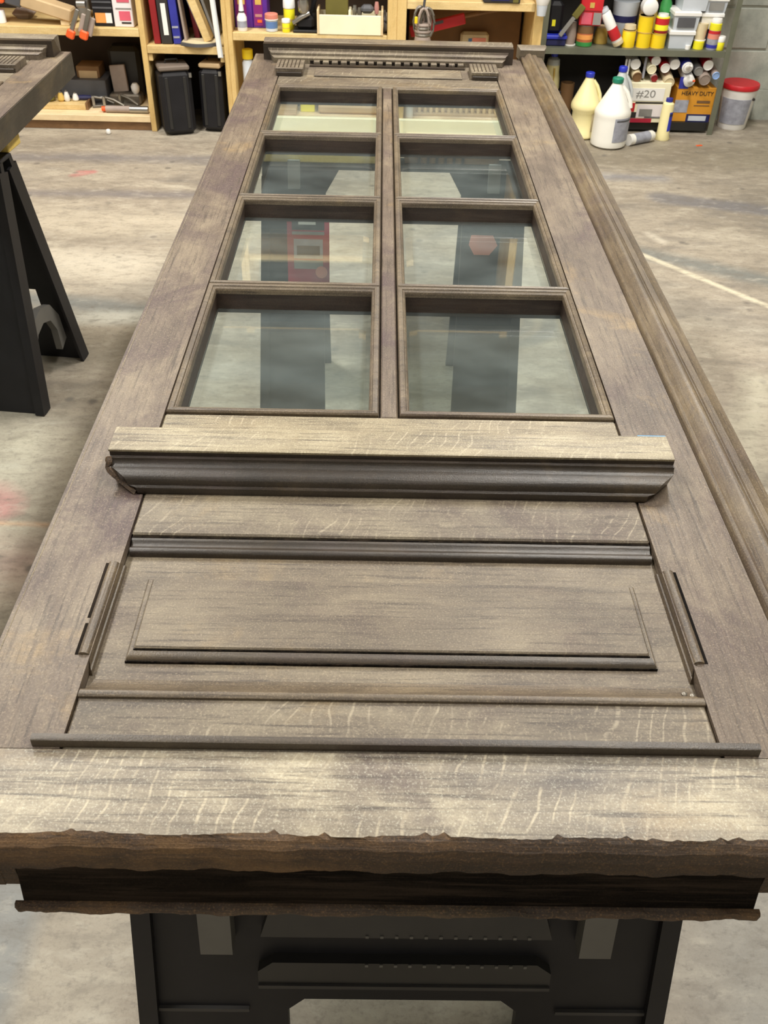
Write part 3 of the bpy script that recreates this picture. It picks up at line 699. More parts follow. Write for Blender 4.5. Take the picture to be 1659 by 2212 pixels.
# ---- bay 1, lower shelf
Zb = .0725
cbox('dark charcoal case standing at the back of the bottom left shelf', 'case', 'tool_case', (-1.50, 4.98, Zb, .23, .115), .18, 'dark_grey', labels=[(.05, .95, .30, .34, 'black_metal', 'seam')])
cbox('brown cardboard box on the charcoal case, bottom left shelf', 'box', 'cardboard_box', (-1.475, 5.02, Zb+.1155, .115, .055), .12, 'brown_card', labels=[(.1, .9, .0, .62, 'tan_card', 'lower_flap')])
cbox('dark machine housing at the back of the bottom left shelf', 'tool', 'machine_housing', (-1.30, 5.075, Zb, .16, .25), .11, 'black_metal', b=.02)
t = thing('pine_board', 'short pine board with angled dark end on the bottom left shelf', 'board', (-1.53, 4.93, Zb))
B().box(-.19, .055, -.05, .05, 0, .026, b=.002).obj('plank', 'pine', t); B().box(.0555, .068, -.05, .05, 0, .036, b=.002).obj('end_cap', 'brown_wood', t)
rnd = random.Random(3)
for i, (x, Y, w_, h, m_, lab) in enumerate(((-1.66, 4.93, .05, .05, 'olive', 'olive tool handle lying on the pine board, left'), (-1.605, 4.93, .035, .04, 'gold', 'small brass fitting on the pine board'), (-1.575, 4.93, .03, .045, 'white', 'small white fitting on the pine board'), (-1.535, 4.94, .032, .035, 'white', 'white knob of a tool on the pine board'))):
    t = thing('fitting', lab, 'fitting', (x, Y, Zb+.0265), (0, 0, rnd.uniform(-.5, .5)))
    B().lathe([(w_*.32, 0), (w_*.5, h*.2), (w_*.45, h*.6), (w_*.25, h)], 12).obj('body', m_, t); B().lathe([(w_*.18, h), (w_*.18, h*1.18)], 8).obj('stem', 'steel', t)
t = thing('screwdriver', 'grey handled screwdriver lying on the pine board', 'screwdriver', (-1.50, 4.955, Zb+.040), (0, 0, .1))
B().tube([(-.03, 0, 0), (.0, 0, 0), (.045, 0, 0)], [.010, .0125, .009], 8).obj('handle', 'navy', t); B().tube([(.045, 0, 0), (.10, 0, 0)], .004, 6).obj('shaft', 'steel', t)
t = thing('hand_plane', 'pale wooden plane iron standing upright in a pile of tools, bottom left shelf', 'plane', (-1.318, 5.03, Zb))
B().box(-.038, .038, -.012, .012, .05, .175, RX(-.12) @ RY(-.08), b=.003).obj('upright_blade', 'taupe', t); B().box(-.06, .10, -.05, .03, 0, .05, b=.008).obj('sole', 'dull_steel', t)
B().lathe([(.012, 0), (.02, .015), (.022, .035), (.012, .05)], 14, TR((.075, -.025, .05))).obj('knob', 'white', t)
for i, (x, Y, rz, lab) in enumerate(((-1.40, 4.945, .3, 'grey steel bracket lying left in the tool pile, bottom left shelf'), (-1.27, 4.955, -.35, 'grey steel bracket lying right in the tool pile, bottom left shelf'), (-1.34, 4.925, -.1, 'grey steel bracket in front of the upright plane iron'))):
    t = thing('steel_bracket', lab, 'bracket', (x, Y, Zb), (0, 0, rz))
    B().box(-.055, .055, -.015, .015, 0, .012, b=.002).obj('foot', 'dull_steel', t); B().box(-.055, -.040, -.014, .014, .012, .055, b=.002).obj('upright', 'steel', t); B().tube([(-.045, 0, .05), (.0, 0, .04), (.05, 0, .014)], .006, 6).obj('strut', 'dull_steel', t)
t = thing('sealant_gun', 'brown tube with red tip and silver end at the bottom left shelf front', 'tube', (-1.265, 4.85, Zb+.017))
B().tube([(-.10, 0, 0), (.02, 0, 0)], .016, 12).obj('barrel', 'taupe', t); B().tube([(.02, 0, 0), (.11, 0, 0)], .017, 12).obj('silver_end', 'steel', t); B().tube([(-.12, 0, 0), (-.10, 0, 0)], .012, 10).obj('red_tip', 'orange', t)
tag(B().lathe([(.004, 0), (.010, .003), (.013, .012), (.010, .021), (.004, .024)], 14).obj('foam_ball', 'white'), 'small white ball on the concrete floor before the left shelves', 'ball', loc=(-1.342, 4.745, 0))

# ---- bay 2: binders and boards above, two black cases below
Z2 = .3955
def book(label, cat, name, x, thick, h, d, mat, lean=0, lab=None, Y=4.83, z=Z2, pages=None):
    t = thing(name, label, cat, (x, Y, z+abs(math.sin(lean))*thick/2+.0003), (0, lean, 0))
    B().box(-thick/2, thick/2, 0, d, 0, h, b=.003).obj('cover', mat, t)
    if pages: B().box(-thick/2+.004, thick/2-.004, .004, d+.0005, h, h+.0005).obj('pages', pages, t)
    for (u0, u1, v0, v1, m_, n_) in (lab or ()):
        B().box(-thick/2+u0*thick, -thick/2+u1*thick, -.0018, .0006, v0*h, v1*h).obj(n_, m_, t)
    return t
book('dark red binder first from the left post, second bay', 'binder', 'binder', -1.063, .030, .24, .24, 'maroon', math.radians(-1.5))
book('black binder with a white spine label in the second bay', 'binder', 'binder', -1.018, .052, .28, .24, 'dark_board', math.radians(-1.5), [(.35, .78, .14, .62, 'white', 'spine_label')])
book('blue binder with pale bands near its foot in the second bay', 'binder', 'binder', -.968, .036, .27, .24, 'royal', math.radians(-2.5), [(0.1, .9, .10, .13, 'grey_label', 'band'), (.1, .9, .26, .29, 'grey_label', 'band')])
book('thin grey board leaning right of the blue binder', 'board', 'thin_board', -.927, .010, .28, .075, 'taupe', math.radians(-5))
book('dark red book leaning in the middle of the second bay', 'book', 'book', -.893, .026, .25, .2, 'dark_red', math.radians(-7), Y=4.955)
t = book('thick tan timber leaning steeply in the second bay', 'board', 'timber', -.820, .036, .28, .08, 'pine', math.radians(-20), Y=4.82, z=Z2+.012)
book('grey board leaning behind the tan timber, second bay', 'board', 'thin_board', -.800, .014, .28, .2, 'mid_grey', math.radians(-17), Y=4.925, z=Z2+.004)
book('mauve thin board leaning left of the tan timber', 'board', 'thin_board', -.852, .012, .27, .035, 'grey_label', math.radians(-21), Y=4.912, z=Z2+.004)
t = thing('white_strip', 'bright white strip leaning against the post, lower end past the shelf edge', 'strip', (-.7635, 4.788, .352), (0, math.radians(-4), 0))
B().box(-.0095, .0095, -.008, .008, 0, .34, b=.002).obj('face', 'white', t); B().box(.0096, .014, -.008, .008, 0, .34).obj('side', 'grey_tub', t)
# curved tray
t = thing('curved_tray', 'shallow curved tray bulging over the second shelf edge', 'tray', (-.865, 4.897, Z2))
arc = [(-.085+.17*k/12, -.085-.035*math.sin(PI*k/12)) for k in range(13)]
B().prism(arc+[(.085, .0), (-.085, .0)], 0.0005, .014, 'xy').obj('base', 'dark_grey', t)
B().prism([(a*.93, b*.95) for a, b in arc]+[(.079, -.004), (-.079, -.004)], .0142, .0165, 'xy').obj('liner', 'buff', t)
for i, (x, Y, w_, d, h, rz, lab) in enumerate(((-1.005, 4.735, .155, .17, .325, .32, 'black case standing on the floor in the second bay, left of two'), (-.820, 4.80, .115, .17, .325, -.12, 'black case standing on the floor in the second bay, right of two'))):
    t = thing('equipment_case', lab, 'case', (x, Y+d/2, 0), (math.radians(-3), 0, rz))
    B().box(-w_/2, w_/2, -d/2, d/2, 0.002, h-.035, b=.02).obj('body', 'black_plastic', t)
    B().box(-w_/2+.004, w_/2-.004, -d/2+.004, d/2-.004, h-.0345, h-.012, b=.006).obj('worn_top', 'worn_top' if i == 0 else 'tan_card', t)
    for s_ in (-1, 1): B().box(s_*w_*.28-.008, s_*w_*.28+.008, -d/2-.004, -d/2+.001, .03, h-.06, b=.002).obj('rib', 'black_metal', t)
    B().tube([(-.03, 0, h-.012), (-.028, 0, h+.004), (.028, 0, h+.004), (.03, 0, h-.012)], .005, 6).obj('handle', 'black_metal', t)
    B().box(w_/2-.012, w_/2+.001, -d/2-.003, -d/2+.01, h-.065, h-.045).obj('corner_latch', 'steel', t)
cbox('dark wooden board standing at the back of the second bay', 'board', 'dark_board', (-.81, 5.03, .0, .10, .32), .05, 'walnut')

# ---- bay 3, upper shelf
Z3 = .4605
for i, (x0, x1, lab) in enumerate(((503, 541, 'purple and magenta carton beside the post, third bay'), (545, 577, 'purple and magenta carton, right of the pair in the third bay'))):
    f = fit(x0, 0, x1, 62, Y=4.90, z=Z3)
    cbox(lab, 'box', 'carton', (f[0]+(.014 if i == 0 else .006), 4.90, Z3, f[3], .20), .12, 'purple', labels=[(.08, .68, .05, .98, 'magenta', 'panel'), (.2, .6, .5, .62, 'gold', 'lettering'), (.2, .6, .66, .8, 'gold', 'lettering'), (.16, .62, .24, .30, 'pink', 'text_line'), (.3, .6, .12, .18, 'orange', 'spot')], group='purple cartons on the third bay shelf')
can('white nozzled adhesive bottle before the purple cartons', 'bottle', 'adhesive_bottle', (-.655, 4.815, Z3, .046, .17), [(.9, 0), (1, .03), (1, .34), (.7, .42), (.55, .45), (.5, .55), (.32, .8), (.2, 1)], 'white', [('label', 'grey_label', [(1.02, .10), (1.02, .26)]), ('nozzle_ring', 'dark_grey', [(.58, .46), (.58, .50)])])
can('clear jar with orange lid and blue label on the third shelf', 'jar', 'jar', (-.517, 4.815, Z3, .062, .075), [(.8, 0), (.9, .03), (.9, .70), (.84, .74)], 'grey_tub', [('lid', 'salmon', [(1, .72), (1.02, .76), (1.0, .97), (.92, 1)]), ('lid_rim', 'white', [(1.02, .66), (1.02, .72)]), ('label', 'blue_label', [(.92, .2), (.92, .58)])])
JAR = ([(.9, 0), (.94, .04), (.94, .66), (.86, .7)], 'yellow')
for lab, f in (('yellow jar with white lid, front on the third shelf', (-.448, 4.815, Z3, .040, .056)), ('taller yellow jar with white lid, behind the front yellow jar', (-.437, 4.872, Z3, .056, .125))):
    can(lab, 'jar', 'jar', f, [(.9, 0), (.94, .04), (.94, .70), (.86, .74)], 'lemon', [('lid', 'white', [(1, .72), (1.02, .76), (1, .97), (.93, 1)]), ('band', 'gold', [(.955, .30), (.955, .36)])])
# router / black tool with metal parts
t = thing('router', 'black power tool with silver head beside the cream tote', 'power tool', (-.350, 4.87, Z3))
B().box(-.065, .055, -.055, .05, 0, .012, b=.003).obj('base_plate', 'black_metal', t)
B().box(-.050, .035, -.045, .04, .0125, .070, b=.014).obj('housing', 'black_plastic', t)
B().lathe([(.012, 0), (.026, .02), (.026, .06), (.018, .075)], 16, TR((-.012, -.03, .075)) @ RX(.35)).obj('motor_head', 'steel', t)
B().tube([(-.062, -.04, .040), (-.025, -.05, .066), (.015, -.045, .085)], .011, 10).obj('guide_bar', 'steel', t)
B().tube([(.032, .0, .02), (.028, .0, .08), (.035, .0, .15), (.04, .02, .2)], [.014, .018, .022, .016], 10).obj('handle', 'black_plastic', t)
can('small pink bottle between the black tool and the cream tote', 'bottle', 'small_bottle', (-.277, 4.83, Z3, .026, .05), [(.8, 0), (1, .1), (1, .6), (.5, .8), (.4, 1)], 'pink')
# cream tote
t = thing('wooden_tote', 'cream wooden tote with end boards full of tools, third bay', 'tote', (-.145, 4.86, Z3))
B().box(-.145, .145, -.0615, -.0505, 0, .083, b=.002).obj('front_board', 'cream', t); B().box(-.145, .145, .0505, .0615, 0, .083, b=.002).obj('back_board', 'cream', t)
for x in (-.155, .145): B().box(x, x+.0098, -.063, .063, 0, .104, b=.002).obj('end_board', 'pine_pale', t)
B().box(-.008, .004, -.05, .05, .006, .100, b=.002).obj('divider', 'cream', t); B().box(-.145, .145, -.05, .05, 0, .006).obj('bottom', 'cream', t)
cbox('olive box standing in the left half of the cream tote', 'box', 'olive_box', (-.208, 4.835, Z3+.0065, .105, .19), .05, 'olive')
for x, h, m_, lab in ((-.125, .11, 'steel', 'steel chisel upright in the right half of the cream tote'), (-.102, .10, 'dull_steel', 'dull file upright in the right half of the cream tote'), (-.022, .125, 'pink', 'pink handled tool upright at the right of the cream tote')):
    t = thing('hand_tool', lab, 'tool', (x, 4.855, Z3+.0065)); B().tube([(0, 0, 0), (0, 0, h*.6)], .005, 6).obj('shaft', 'steel', t); B().tube([(0, 0, h*.6), (0, 0, h*.8), (0, 0, h)], [.009, .012, .008], 8).obj('handle', m_, t)
cbox('grey metal tool lying across the right half of the cream tote', 'tool', 'sander', (-.066, 4.833, Z3+.0835, .06, .035), .05, 'dark_grey', b=.012)
t = thing('cable_coil', 'black cable coil leaning between the cream tote and the post', 'cable', (.0165, 4.86, Z3+.0495), (0, 0, 0))
B().tube([(.0, .044*math.cos(2*PI*k/18), .044*math.sin(2*PI*k/18)) for k in range(19)], .0045, 6).obj('loop', 'dark_grey', t); B().tube([(.008, .038*math.cos(2*PI*k/18), .038*math.sin(2*PI*k/18)-.003) for k in range(19)], .004, 6).obj('loop', 'mid_grey', t)
# bay 3 lower: things seen through the top panes
can('white bottle with a yellow cap behind the left door stile', 'bottle', 'bottle', (-.645, 4.85, Zb, .055, .30), [(.9, 0), (1, .03), (1, .80), (.5, .88)], 'grey_tub', [('cap', 'yellow', [(.9, .86), (.95, .88), (.95, .99), (.85, 1)])])
cbox('yellow carton on the bottom shelf seen through the top left pane', 'box', 'carton', (-.365, 4.93, Zb, .072, .075), .07, 'lemon')
t = can('blue tape roll on the bottom shelf seen through the top left pane', 'tape', 'tape_roll', (-.455, 5.0, Zb, .075, .05), CYL, 'blue_label', [('core', 'white', [(.5, .98), (.5, 1.02)])])
cbox('flat tan carton on the bottom shelf left of the yellow carton', 'box', 'carton', (-.465, 4.87, Zb, .095, .030), .1, 'tan_card')
cbox('long low cardboard box on the bottom shelf behind the top left pane', 'box', 'cardboard_box', (-.145, 4.90, Zb, .33, .045), .2, 'tan_card', b=.012)
cbox('long dark toolbox behind the cardboard box, third bay bottom', 'box', 'tool_box', (-.145, 5.115, Zb, .33, .13), .06, 'dark_grey')
# bay 4 lower: peg rack
t = thing('peg_rack', 'pine rack with a row of pegs on the bottom shelf behind the top right pane', 'rack', (.40, 4.93, Zb))
B().box(-.23, .25, -.02, .16, 0, .012, b=.002).obj('base', 'tan_card', t); B().box(-.23, .12, .10, .14, .0125, .115, b=.002).obj('back_board', 'tan_card', t)
pg = B().lathe([(.008, 0), (.010, .012), (.006, .03), (.010, .052), (.005, .060)], 10).mesh('peg', 'pine_pale')
for k in range(15):
    o = bpy.data.objects.new('peg', pg); COL.objects.link(o); o.parent = t; o.location = (-.20+k*.030, .0, .0122)
cbox('dark navy box behind the pegs on the bottom shelf, fourth bay', 'box', 'navy_box', (.600, 5.094, Zb, .13, .12), .042, 'navy')
can('white spray bottle left of the peg rack, bottom shelf', 'bottle', 'bottle', (.145, 4.84, Zb, .045, .085), [(.9, 0), (1, .05), (1, .6), (.4, .8), (.4, 1)], 'white')

# ---- bay 4 upper: the opening above the cornice
t = thing('rope_coil', 'grey rope hank with yellow tie hanging in the fourth bay', 'rope', (ony(914, 52, 4.76).x, 4.755, ony(914, 52, 4.76).z-.045))
for k in range(5):
    B().tube([(.020*math.sin(k*1.3)+.030*math.sin(2*PI*q/12)*(1 if k % 2 else .8), .012*k-.03, .055+.062*math.cos(2*PI*q/12)) for q in range(13)], .0065, 6).obj('strand', 'dull_steel' if k % 2 else 'taupe', t)
for k in range(4): B().lathe([(.036, 0), (.0385, .006), (.036, .012)], 14, TR((0, -.006, -.002+.014*k))).obj('wrap', 'taupe' if k % 2 else 'dull_steel', t)
B().tube([(-.002, -.01, .11), (.004, -.012, .16), (.004, -.02, .25)], .006, 6).obj('tail', 'dark_grey', t); B().box(-.042, -.028, -.048, -.04, .055, .085, b=.003).obj('yellow_tie', 'yellow', t)
B().lathe([(.040, -.155), (.043, -.05), (.036, -.003)], 14, TR((0, -.006, 0))).obj('hank', 'taupe', t)
t = thing('red_level', 'red spirit level leaning diagonally across the fourth bay', 'level', (ony(945, 54, 4.95).x, 4.95, ony(945, 54, 4.95).z), (0, math.radians(-14), 0))
B().box(-.135, .135, -.012, .012, -.024, .024, b=.004).obj('rail', 'red', t); B().box(-.02, .03, -.014, -.0122, .005, .018).obj('vial', 'dark_grey', t)
cbox('brown cardboard sheet standing at the back of the fourth bay', 'cardboard', 'cardboard_sheet', (.42, 5.14, Zb, .56, .47), .012, 'brown_card')
tag(B().tube([(-.28, 0, -.055), (.28, 0, .055)], .011, 8).obj('dowel', 'brown_wood'), 'brown wooden dowel slanting before the cardboard in the fourth bay', 'dowel', loc=(.42, 5.08, .500))
f = fit(994, 70, 1055, 96, Y=5.095)
cbox('cream paper bag with red and blue print in the fourth bay', 'bag', 'paper_bag', (f[0], 5.095, Zb, f[3], ony(1025, 70, 5.095).z-Zb), .04, 'buff', labels=[(.42, .9, .82, .93, 'salmon', 'red_print'), (.28, .40, .84, .92, 'blue_label', 'blue_print'), (.5, .85, .74, .80, 'grey_label', 'grey_print')], b=.012)
cbox('flat black case lying on the top shelf of the fourth bay', 'case', 'flat_case', (.555, 4.795, .6105, .17, .03), .2, 'dark_board', labels=[(.2, .7, .3, .9, 'navy', 'label'), (.8, .95, .1, .9, 'olive', 'end_label')])
t = thing('clip_lamp', 'white clip lamp hanging on the post right of the fourth bay', 'lamp', (.737, 4.757, .615))
B().lathe([(.026, 0), (.033, .02), (.036, .05), (.028, .075), (.012, .09)], 16).obj('shade', 'white', t); B().lathe([(.020, -.045), (.026, -.0005)], 14).obj('guard', 'grey_tub', t); B().box(-.006, .006, .012, .042, .075, .09).obj('clip', 'steel', t)

# ------------------------------------------------------------------ green metal shelf
gs = thing('metal_shelf', 'green metal shelf of paint cans and tubs at the right', 'shelves', (1.24, 5.09, 0))
def GP(x0, x1, y0, y1, z0, z1, name, mat='green_metal'): B().box(x0-1.24, x1-1.24, y0-5.09, y1-5.09, z0, z1).obj(name, mat, gs)
for x0, x1 in ((.775, .805), (1.690, 1.716)):
    for y0, y1, in ((4.940, 4.944), (5.218, 5.222)): GP(x0, x1, y0, y1, 0, 1.25, 'post')
    e = x0 if x0 < 1 else x1-.004
    for y0, y1 in ((4.944, 4.970), (5.192, 5.218)): GP(e, e+.004, y0, y1, 0, 1.25, 'post_flange')
for z in (.395, .85): 
    GP(.806, 1.689, 4.946, 5.215, z-.004, z, 'shelf_plate'); GP(.806, 1.689, 4.942, 4.9458, z-.028, z, 'shelf_lip')
GP(.806, 1.689, 4.972, 5.19, .040, .052, 'bottom_shelf', 'black_metal')
GP(.806, 1.689, 4.966, 4.9715, .012, .052, 'bottom_lip', 'black_metal')
GP(.806, 1.689, 5.205, 5.2155, .055, .84, 'back_sheet', 'dark_board')

Zg = .3955; YF = 4.965
def gfit(x0, y0, x1, y1, Y=YF, z=Zg):
    f = fit(x0, y0, x1, y1, Y=Y); return (f[0], Y, z, f[3], ony((x0+x1)/2, y0, Y).z-z)
x, Y, z, w_, h = gfit(1178, 52, 1224, 97)
t = thing('blue_tray', 'blue plastic tray holding black tools on the green shelf', 'tray', (x, Y+.07, z))
B().box(-w_/2*.92, w_/2*.92, -.06, .06, 0, .030, b=.004).obj('tray_body', 'navy', t); B().box(-w_/2, w_/2, -.066, .066, .0302, .048, b=.004).obj('rim', 'blue', t)
cbox('black tool body with yellow button standing in the blue tray', 'power tool', 'drill', (x-.012, Y+.035, z+.0485, .075, .14), .06, 'black_plastic', labels=[(.30, .52, .25, .45, 'lemon', 'button')], b=.016)
t = thing('grey_bar', 'grey bar slanting across the black tool in the blue tray', 'bar', (x+.01, Y-.012, z+.05), (0, .62, 0))
B().box(-.010, .010, -.006, .006, 0, .16, b=.003).obj('bar', 'mid_grey', t); B().box(-.016, .016, -.008, .008, .10, .165, b=.004).obj('grip', 'olive', t)
f = gfit(1220, 50, 1245, 98, Y=4.975)
can('taupe cup with white base beside the blue tray', 'cup', 'cup', f, [(.82, .06), (.9, .5), (.72, 1)], 'taupe', [('base', 'white', [(.98, 0), (1, .02), (.98, .06)])])
f = gfit(1246, 56, 1281, 99)
can('orange and green can under the red box on the green shelf', 'can', 'can', f, CYL, 'rust', [('green_band', 'green', [(1.012, .02), (1.012, .22)]), ('brown_band', 'brown_card', [(1.012, .62), (1.012, .98)]), ('orange_band', 'orange_label', [(1.012, .34), (1.012, .56)]), ('rim', 'dull_steel', [(1.03, .97), (1.03, 1.0)])])
hz = f[2]+f[4]*1.01
t = cbox('red and white carton standing on the orange and green can', 'box', 'carton', (f[0]+.012, YF, hz, .105, .125), .08, 'red', rz=-.1, labels=[(.1, .55, .05, .45, 'pink_card', 'pink_panel'), (.62, .98, .04, .46, 'mid_grey', 'grey_panel'), (.40, .60, .62, .80, 'gold', 'gold_spot'), (.05, .95, .50, .53, 'maroon', 'band')])
can('clear bottle standing on top of the red and white carton', 'bottle', 'bottle', (f[0]+.010, YF+.01, hz+.1255, .034, .09), CYL, 'grey_tub')
f = gfit(1283, 62, 1315, 92, Y=5.03)
can('tan jar behind the leaning white tube on the green shelf', 'jar', 'jar', f, [(.95, 0), (1, .05), (.9, .5), (.7, 1)], 'gold', [('lid', 'tan_card', [(.75, 1), (.75, 1.1)])])
# leaning tube with red label
t = thing('sealant_tube', 'white sealant tube with red label leaning left on the green shelf', 'tube', (1.168, 4.978, Zg+.0150), (0, math.radians(-33), 0))
B().lathe([(.022, 0), (.025, .004), (.025, .16), (.021, .165)], 18).obj('body', 'white', t); B().lathe([(.0258, .03), (.0258, .085)], 18).obj('red_label', 'red', t); B().lathe([(.0256, .0), (.0262, .002), (.0262, .018)], 18).obj('cap', 'buff', t); B().lathe([(.018, .165), (.022, .17), (.020, .185)], 14).obj('collar', 'grey_tub', t)
f = gfit(1318, 6, 1374, 92, Y=5.07)
can('tall grey white bucket with blue label behind the yellow cans', 'bucket', 'bucket', f, [(.80, 0), (.84, .02), (1, .97), (1.02, 1)], 'grey_tub', [('label', 'navy', [(.945, .50), (.965, .66)])])
def ycan(label, px, group='yellow paint cans on the green shelf', Y=YF, z=Zg, top='gold'):
    f = gfit(*px, Y=Y, z=z)
    return f, can(label, 'can', 'paint_can', f, CYL, 'yellow', [('rim', 'gold', [(1.03, .96), (1.03, 1.0)]), ('base_rim', 'gold', [(1.02, 0), (1.02, .04)])], group)
f, t = ycan('yellow can with cork-like stopper, left of the yellow cans', (1343, 67, 1372, 102))
B().lathe([(f[3]*.28, f[4]), (f[3]*.46, f[4]*1.05), (f[3]*.42, f[4]*1.30), (f[3]*.2, f[4]*1.34)], 16).obj('stopper', 'buff', t)
f, t = ycan('yellow can under another yellow can on the green shelf', (1375, 72, 1405, 106))
z2 = f[2]+f[4]*1.002
g, t = ycan('yellow can stacked on top, under the white roll', (1379, 36, 1411, 72), z=z2)
tp = (g[0]+.004, YF, g[2]+g[4]*1.002, .074, .074)
t = thing('white_roll', 'round white roll on top of the stacked yellow can', 'roll', (tp[0], YF+.04, tp[2]+.038), (PI/2, 0, 0))
B().lathe([(.030, -.03), (.037, -.024), (.037, .03), (.03, .036)], 20).obj('roll', 'white', t); B().lathe([(.02, -.038), (.028, -.0305)], 16).obj('pale_core', 'cream', t)
f, t = ycan('yellow can under the red and yellow tin', (1405, 75, 1437, 110))
can('red and yellow tin standing on the right yellow can', 'tin', 'tin', (f[0]+.004, YF, f[2]+f[4]*1.002, .066, .075), CYL, 'lemon', [('red_band', 'red', [(1.012, .55), (1.012, .92)]), ('maroon_spot', 'maroon', [(1.012, .05), (1.012, .22)]), ('cap', 'white', [(.8, 1), (.75, 1.16)])])
cbox('tan cardboard box behind the stacked yellow cans', 'box', 'cardboard_box', (1.304, 5.06, Zg, .05, .16), .08, 'tan_card')
can('tan cone topped bottle behind the yellow cans', 'bottle', 'bottle', (1.345, 5.09, Zg, .05, .20), [(1, 0), (1, .6), (.3, 1)], 'gold')
# tubs
G1 = 'lidded tubs on the green shelf'
x, Y, z, w_, _ = gfit(1440, 70, 1496, 107, Y=4.97)
tub('pale grey lidded tub at the bottom of the left tub stack', (x, Y, Zg, w_, .082), .16, 'grey_tub', G1)
tub('clear tub with dark contents, middle of the left tub stack', (x+.008, Y, Zg+.0825, w_*1.04, .082), .16, 'grey_tub', G1, 'dark_grey')
tub('pale grey tub on top of the left tub stack', (x+.036, Y+.01, Zg+.165, w_*1.04, .095), .16, 'grey_tub', G1)
cbox('flat pale carton with blue print on the left tub stack', 'box', 'carton', (x+.03, Y+.02, Zg+.2605, .11, .03), .12, 'grey_tub', labels=[(.1, .9, .2, .7, 'royal', 'blue_print')])
can('dark green spray can behind the left tub stack', 'can', 'spray_can', (1.395, 5.06, Zg, .055, .24), [(1, 0), (1, .75), (.6, .85), (.5, 1)], 'green')
x, Y, z, w_, _ = gfit(1507, 60, 1555, 80, Y=5.0)
cbox('plain grey crate under the right pair of tubs', 'crate', 'crate', (x, 5.03, Zg, w_*.8, .083), .13, 'dark_grey')
tub('white lidded tub, lower one of the right tub pair', (x, 5.0, Zg+.084, w_, .072), .15, 'white', G1)
tub('clear tub with grey contents, upper one of the right tub pair', (x+.008, 5.0, Zg+.1565, w_, .066), .15, 'grey_tub', G1, 'mid_grey')
cbox('orange and brown packet on the right tub pair', 'packet', 'packet', (x+.02, 5.03, Zg+.223, .08, .04), .08, 'rust', labels=[(.4, 1, .1, .8, 'orange', 'orange_print')])
f = gfit(1499, 65, 1525, 97, Y=4.975)
can('beige cup standing on a yellow lid right of the tubs', 'cup', 'cup', (f[0], 4.975, Zg+.036, f[3], .075), [(.85, 0), (1, 1)], 'buff', [('rim', 'white', [(1.04, .0), (1.04, .06)])])
can('low yellow tin under the beige cup', 'tin', 'tin', (f[0]-.003, 4.965, Zg, .052, .035), CYL, 'lemon')
f = gfit(1525, 58, 1550, 116, Y=4.952)
can('spray can with yellow cap and red and lilac label near the shelf end', 'can', 'spray_can', (f[0], 4.952, Zg, f[3], .125), [(.95, 0), (1, .02), (1, .68), (.92, .72)], 'grey_label', [('cap', 'lemon', [(.98, .70), (1, .72), (1, .93), (.9, .95)]), ('white_top', 'white', [(.9, .95), (.95, 1.0), (.8, 1.1)]), ('red_band', 'red', [(1.015, .58), (1.015, .69)]), ('salmon_band', 'salmon', [(1.015, .40), (1.015, .57)]), ('blue_print', 'royal', [(1.015, .08), (1.015, .2)])])
f = gfit(1546, 88, 1565, 113, Y=4.955)
can('small yellow tin with white cap at the shelf end', 'tin', 'tin', (f[0]-.004, 4.955, Zg, .045, .062), [(.95, 0), (1, .03), (1, .58), (.9, .62)], 'lemon', [('cap', 'white', [(1.02, .6), (1.05, .66), (1, .96), (.9, 1)])])
can('white cap lying between the tub stack and the low yellow tin', 'plug', 'plug', (1.508, 4.96, Zg, .024, .018), CYL, 'white')

# ---- lower part: jugs, boxes, tubes
def jug(label, x, Y, r, h, mat, cap, tall=True, label_mat=None, z=0, waist=False):
    t = thing('jug', label, 'jug', (x, Y, z), (0, 0, .3))
    B().lathe([(r*.82, 0), (r*.98, h*.03), (r, h*.06), (r*(.86 if waist else 1), h*.12), (r*(.84 if waist else 1), h*.40), (r*1.0, h*.455), (r*1.02, h*.49), (r*1.0, h*.53), (r*.94, h*.565), (r*.60, h*.74), (r*.30, h*.895), (r*.25, h*.93)], 24).obj('body', mat, t)
    B().lathe([(r*.30, h*.93), (r*.31, h*.935), (r*.31, h*.99), (r*.27, h)], 14).obj('cap', cap, t)
    B().tube([(r*.26, -r*.12, h*.88), (r*.52, -r*.28, h*.80), (r*.74, -r*.40, h*.68), (r*.80, -r*.44, h*.58)], r*.12, 8).obj('handle', mat, t)
    if label_mat:
        a0, a1 = label_mat[1]; n = 10; rr = r*(.872 if waist else 1.012)
        L = [[(rr*math.cos(a0+(a1-a0)*k/n)*q, rr*math.sin(a0+(a1-a0)*k/n)*q, zz) for q, zz in ((1, h*.12), (1, h*.47), (.985, h*.47), (.985, h*.12))] for k in range(n+1)]
        lb = B().loops(L).obj('paper_label', label_mat[0], t)
        b0 = a0+(a1-a0)*.08; b1 = a1-(a1-a0)*.08
        L = [[(rr*1.006*math.cos(b0+(b1-b0)*k/n)*q, rr*1.006*math.sin(b0+(b1-b0)*k/n)*q, zz) for q, zz in ((1, h*.42), (1, h*.445), (.99, h*.445), (.99, h*.42))] for k in range(n+1)]
        B().loops(L).obj('label_heading', label_mat[2], lb)
    return t
D_ = math.radians
jug('white jug with green cap, nearest on the floor by the door', 1.140, 4.745, .087, .315, 'jug_white', 'teal_cap', True, ('grey_label', (D_(-108), D_(-30)), 'dark_grey'))
jug('cream yellow jug with blue cap standing behind the door edge', 1.030, 4.875, .072, .305, 'jug_cream', 'blue', True, ('buff', (D_(-80), D_(-10)), 'ink'), 0, True)
jug('pale translucent jug with blue cap behind the green capped one', 1.192, 4.893, .068, .330, 'jug_grey', 'blue')
tag(B().box(-.055, .055, -.05, .05, 0, .115, b=.004).obj('supply_box', 'dark_board'), 'dark box on the bottom shelf under the small cream jug', 'box', loc=(.885, 5.10, .0525))
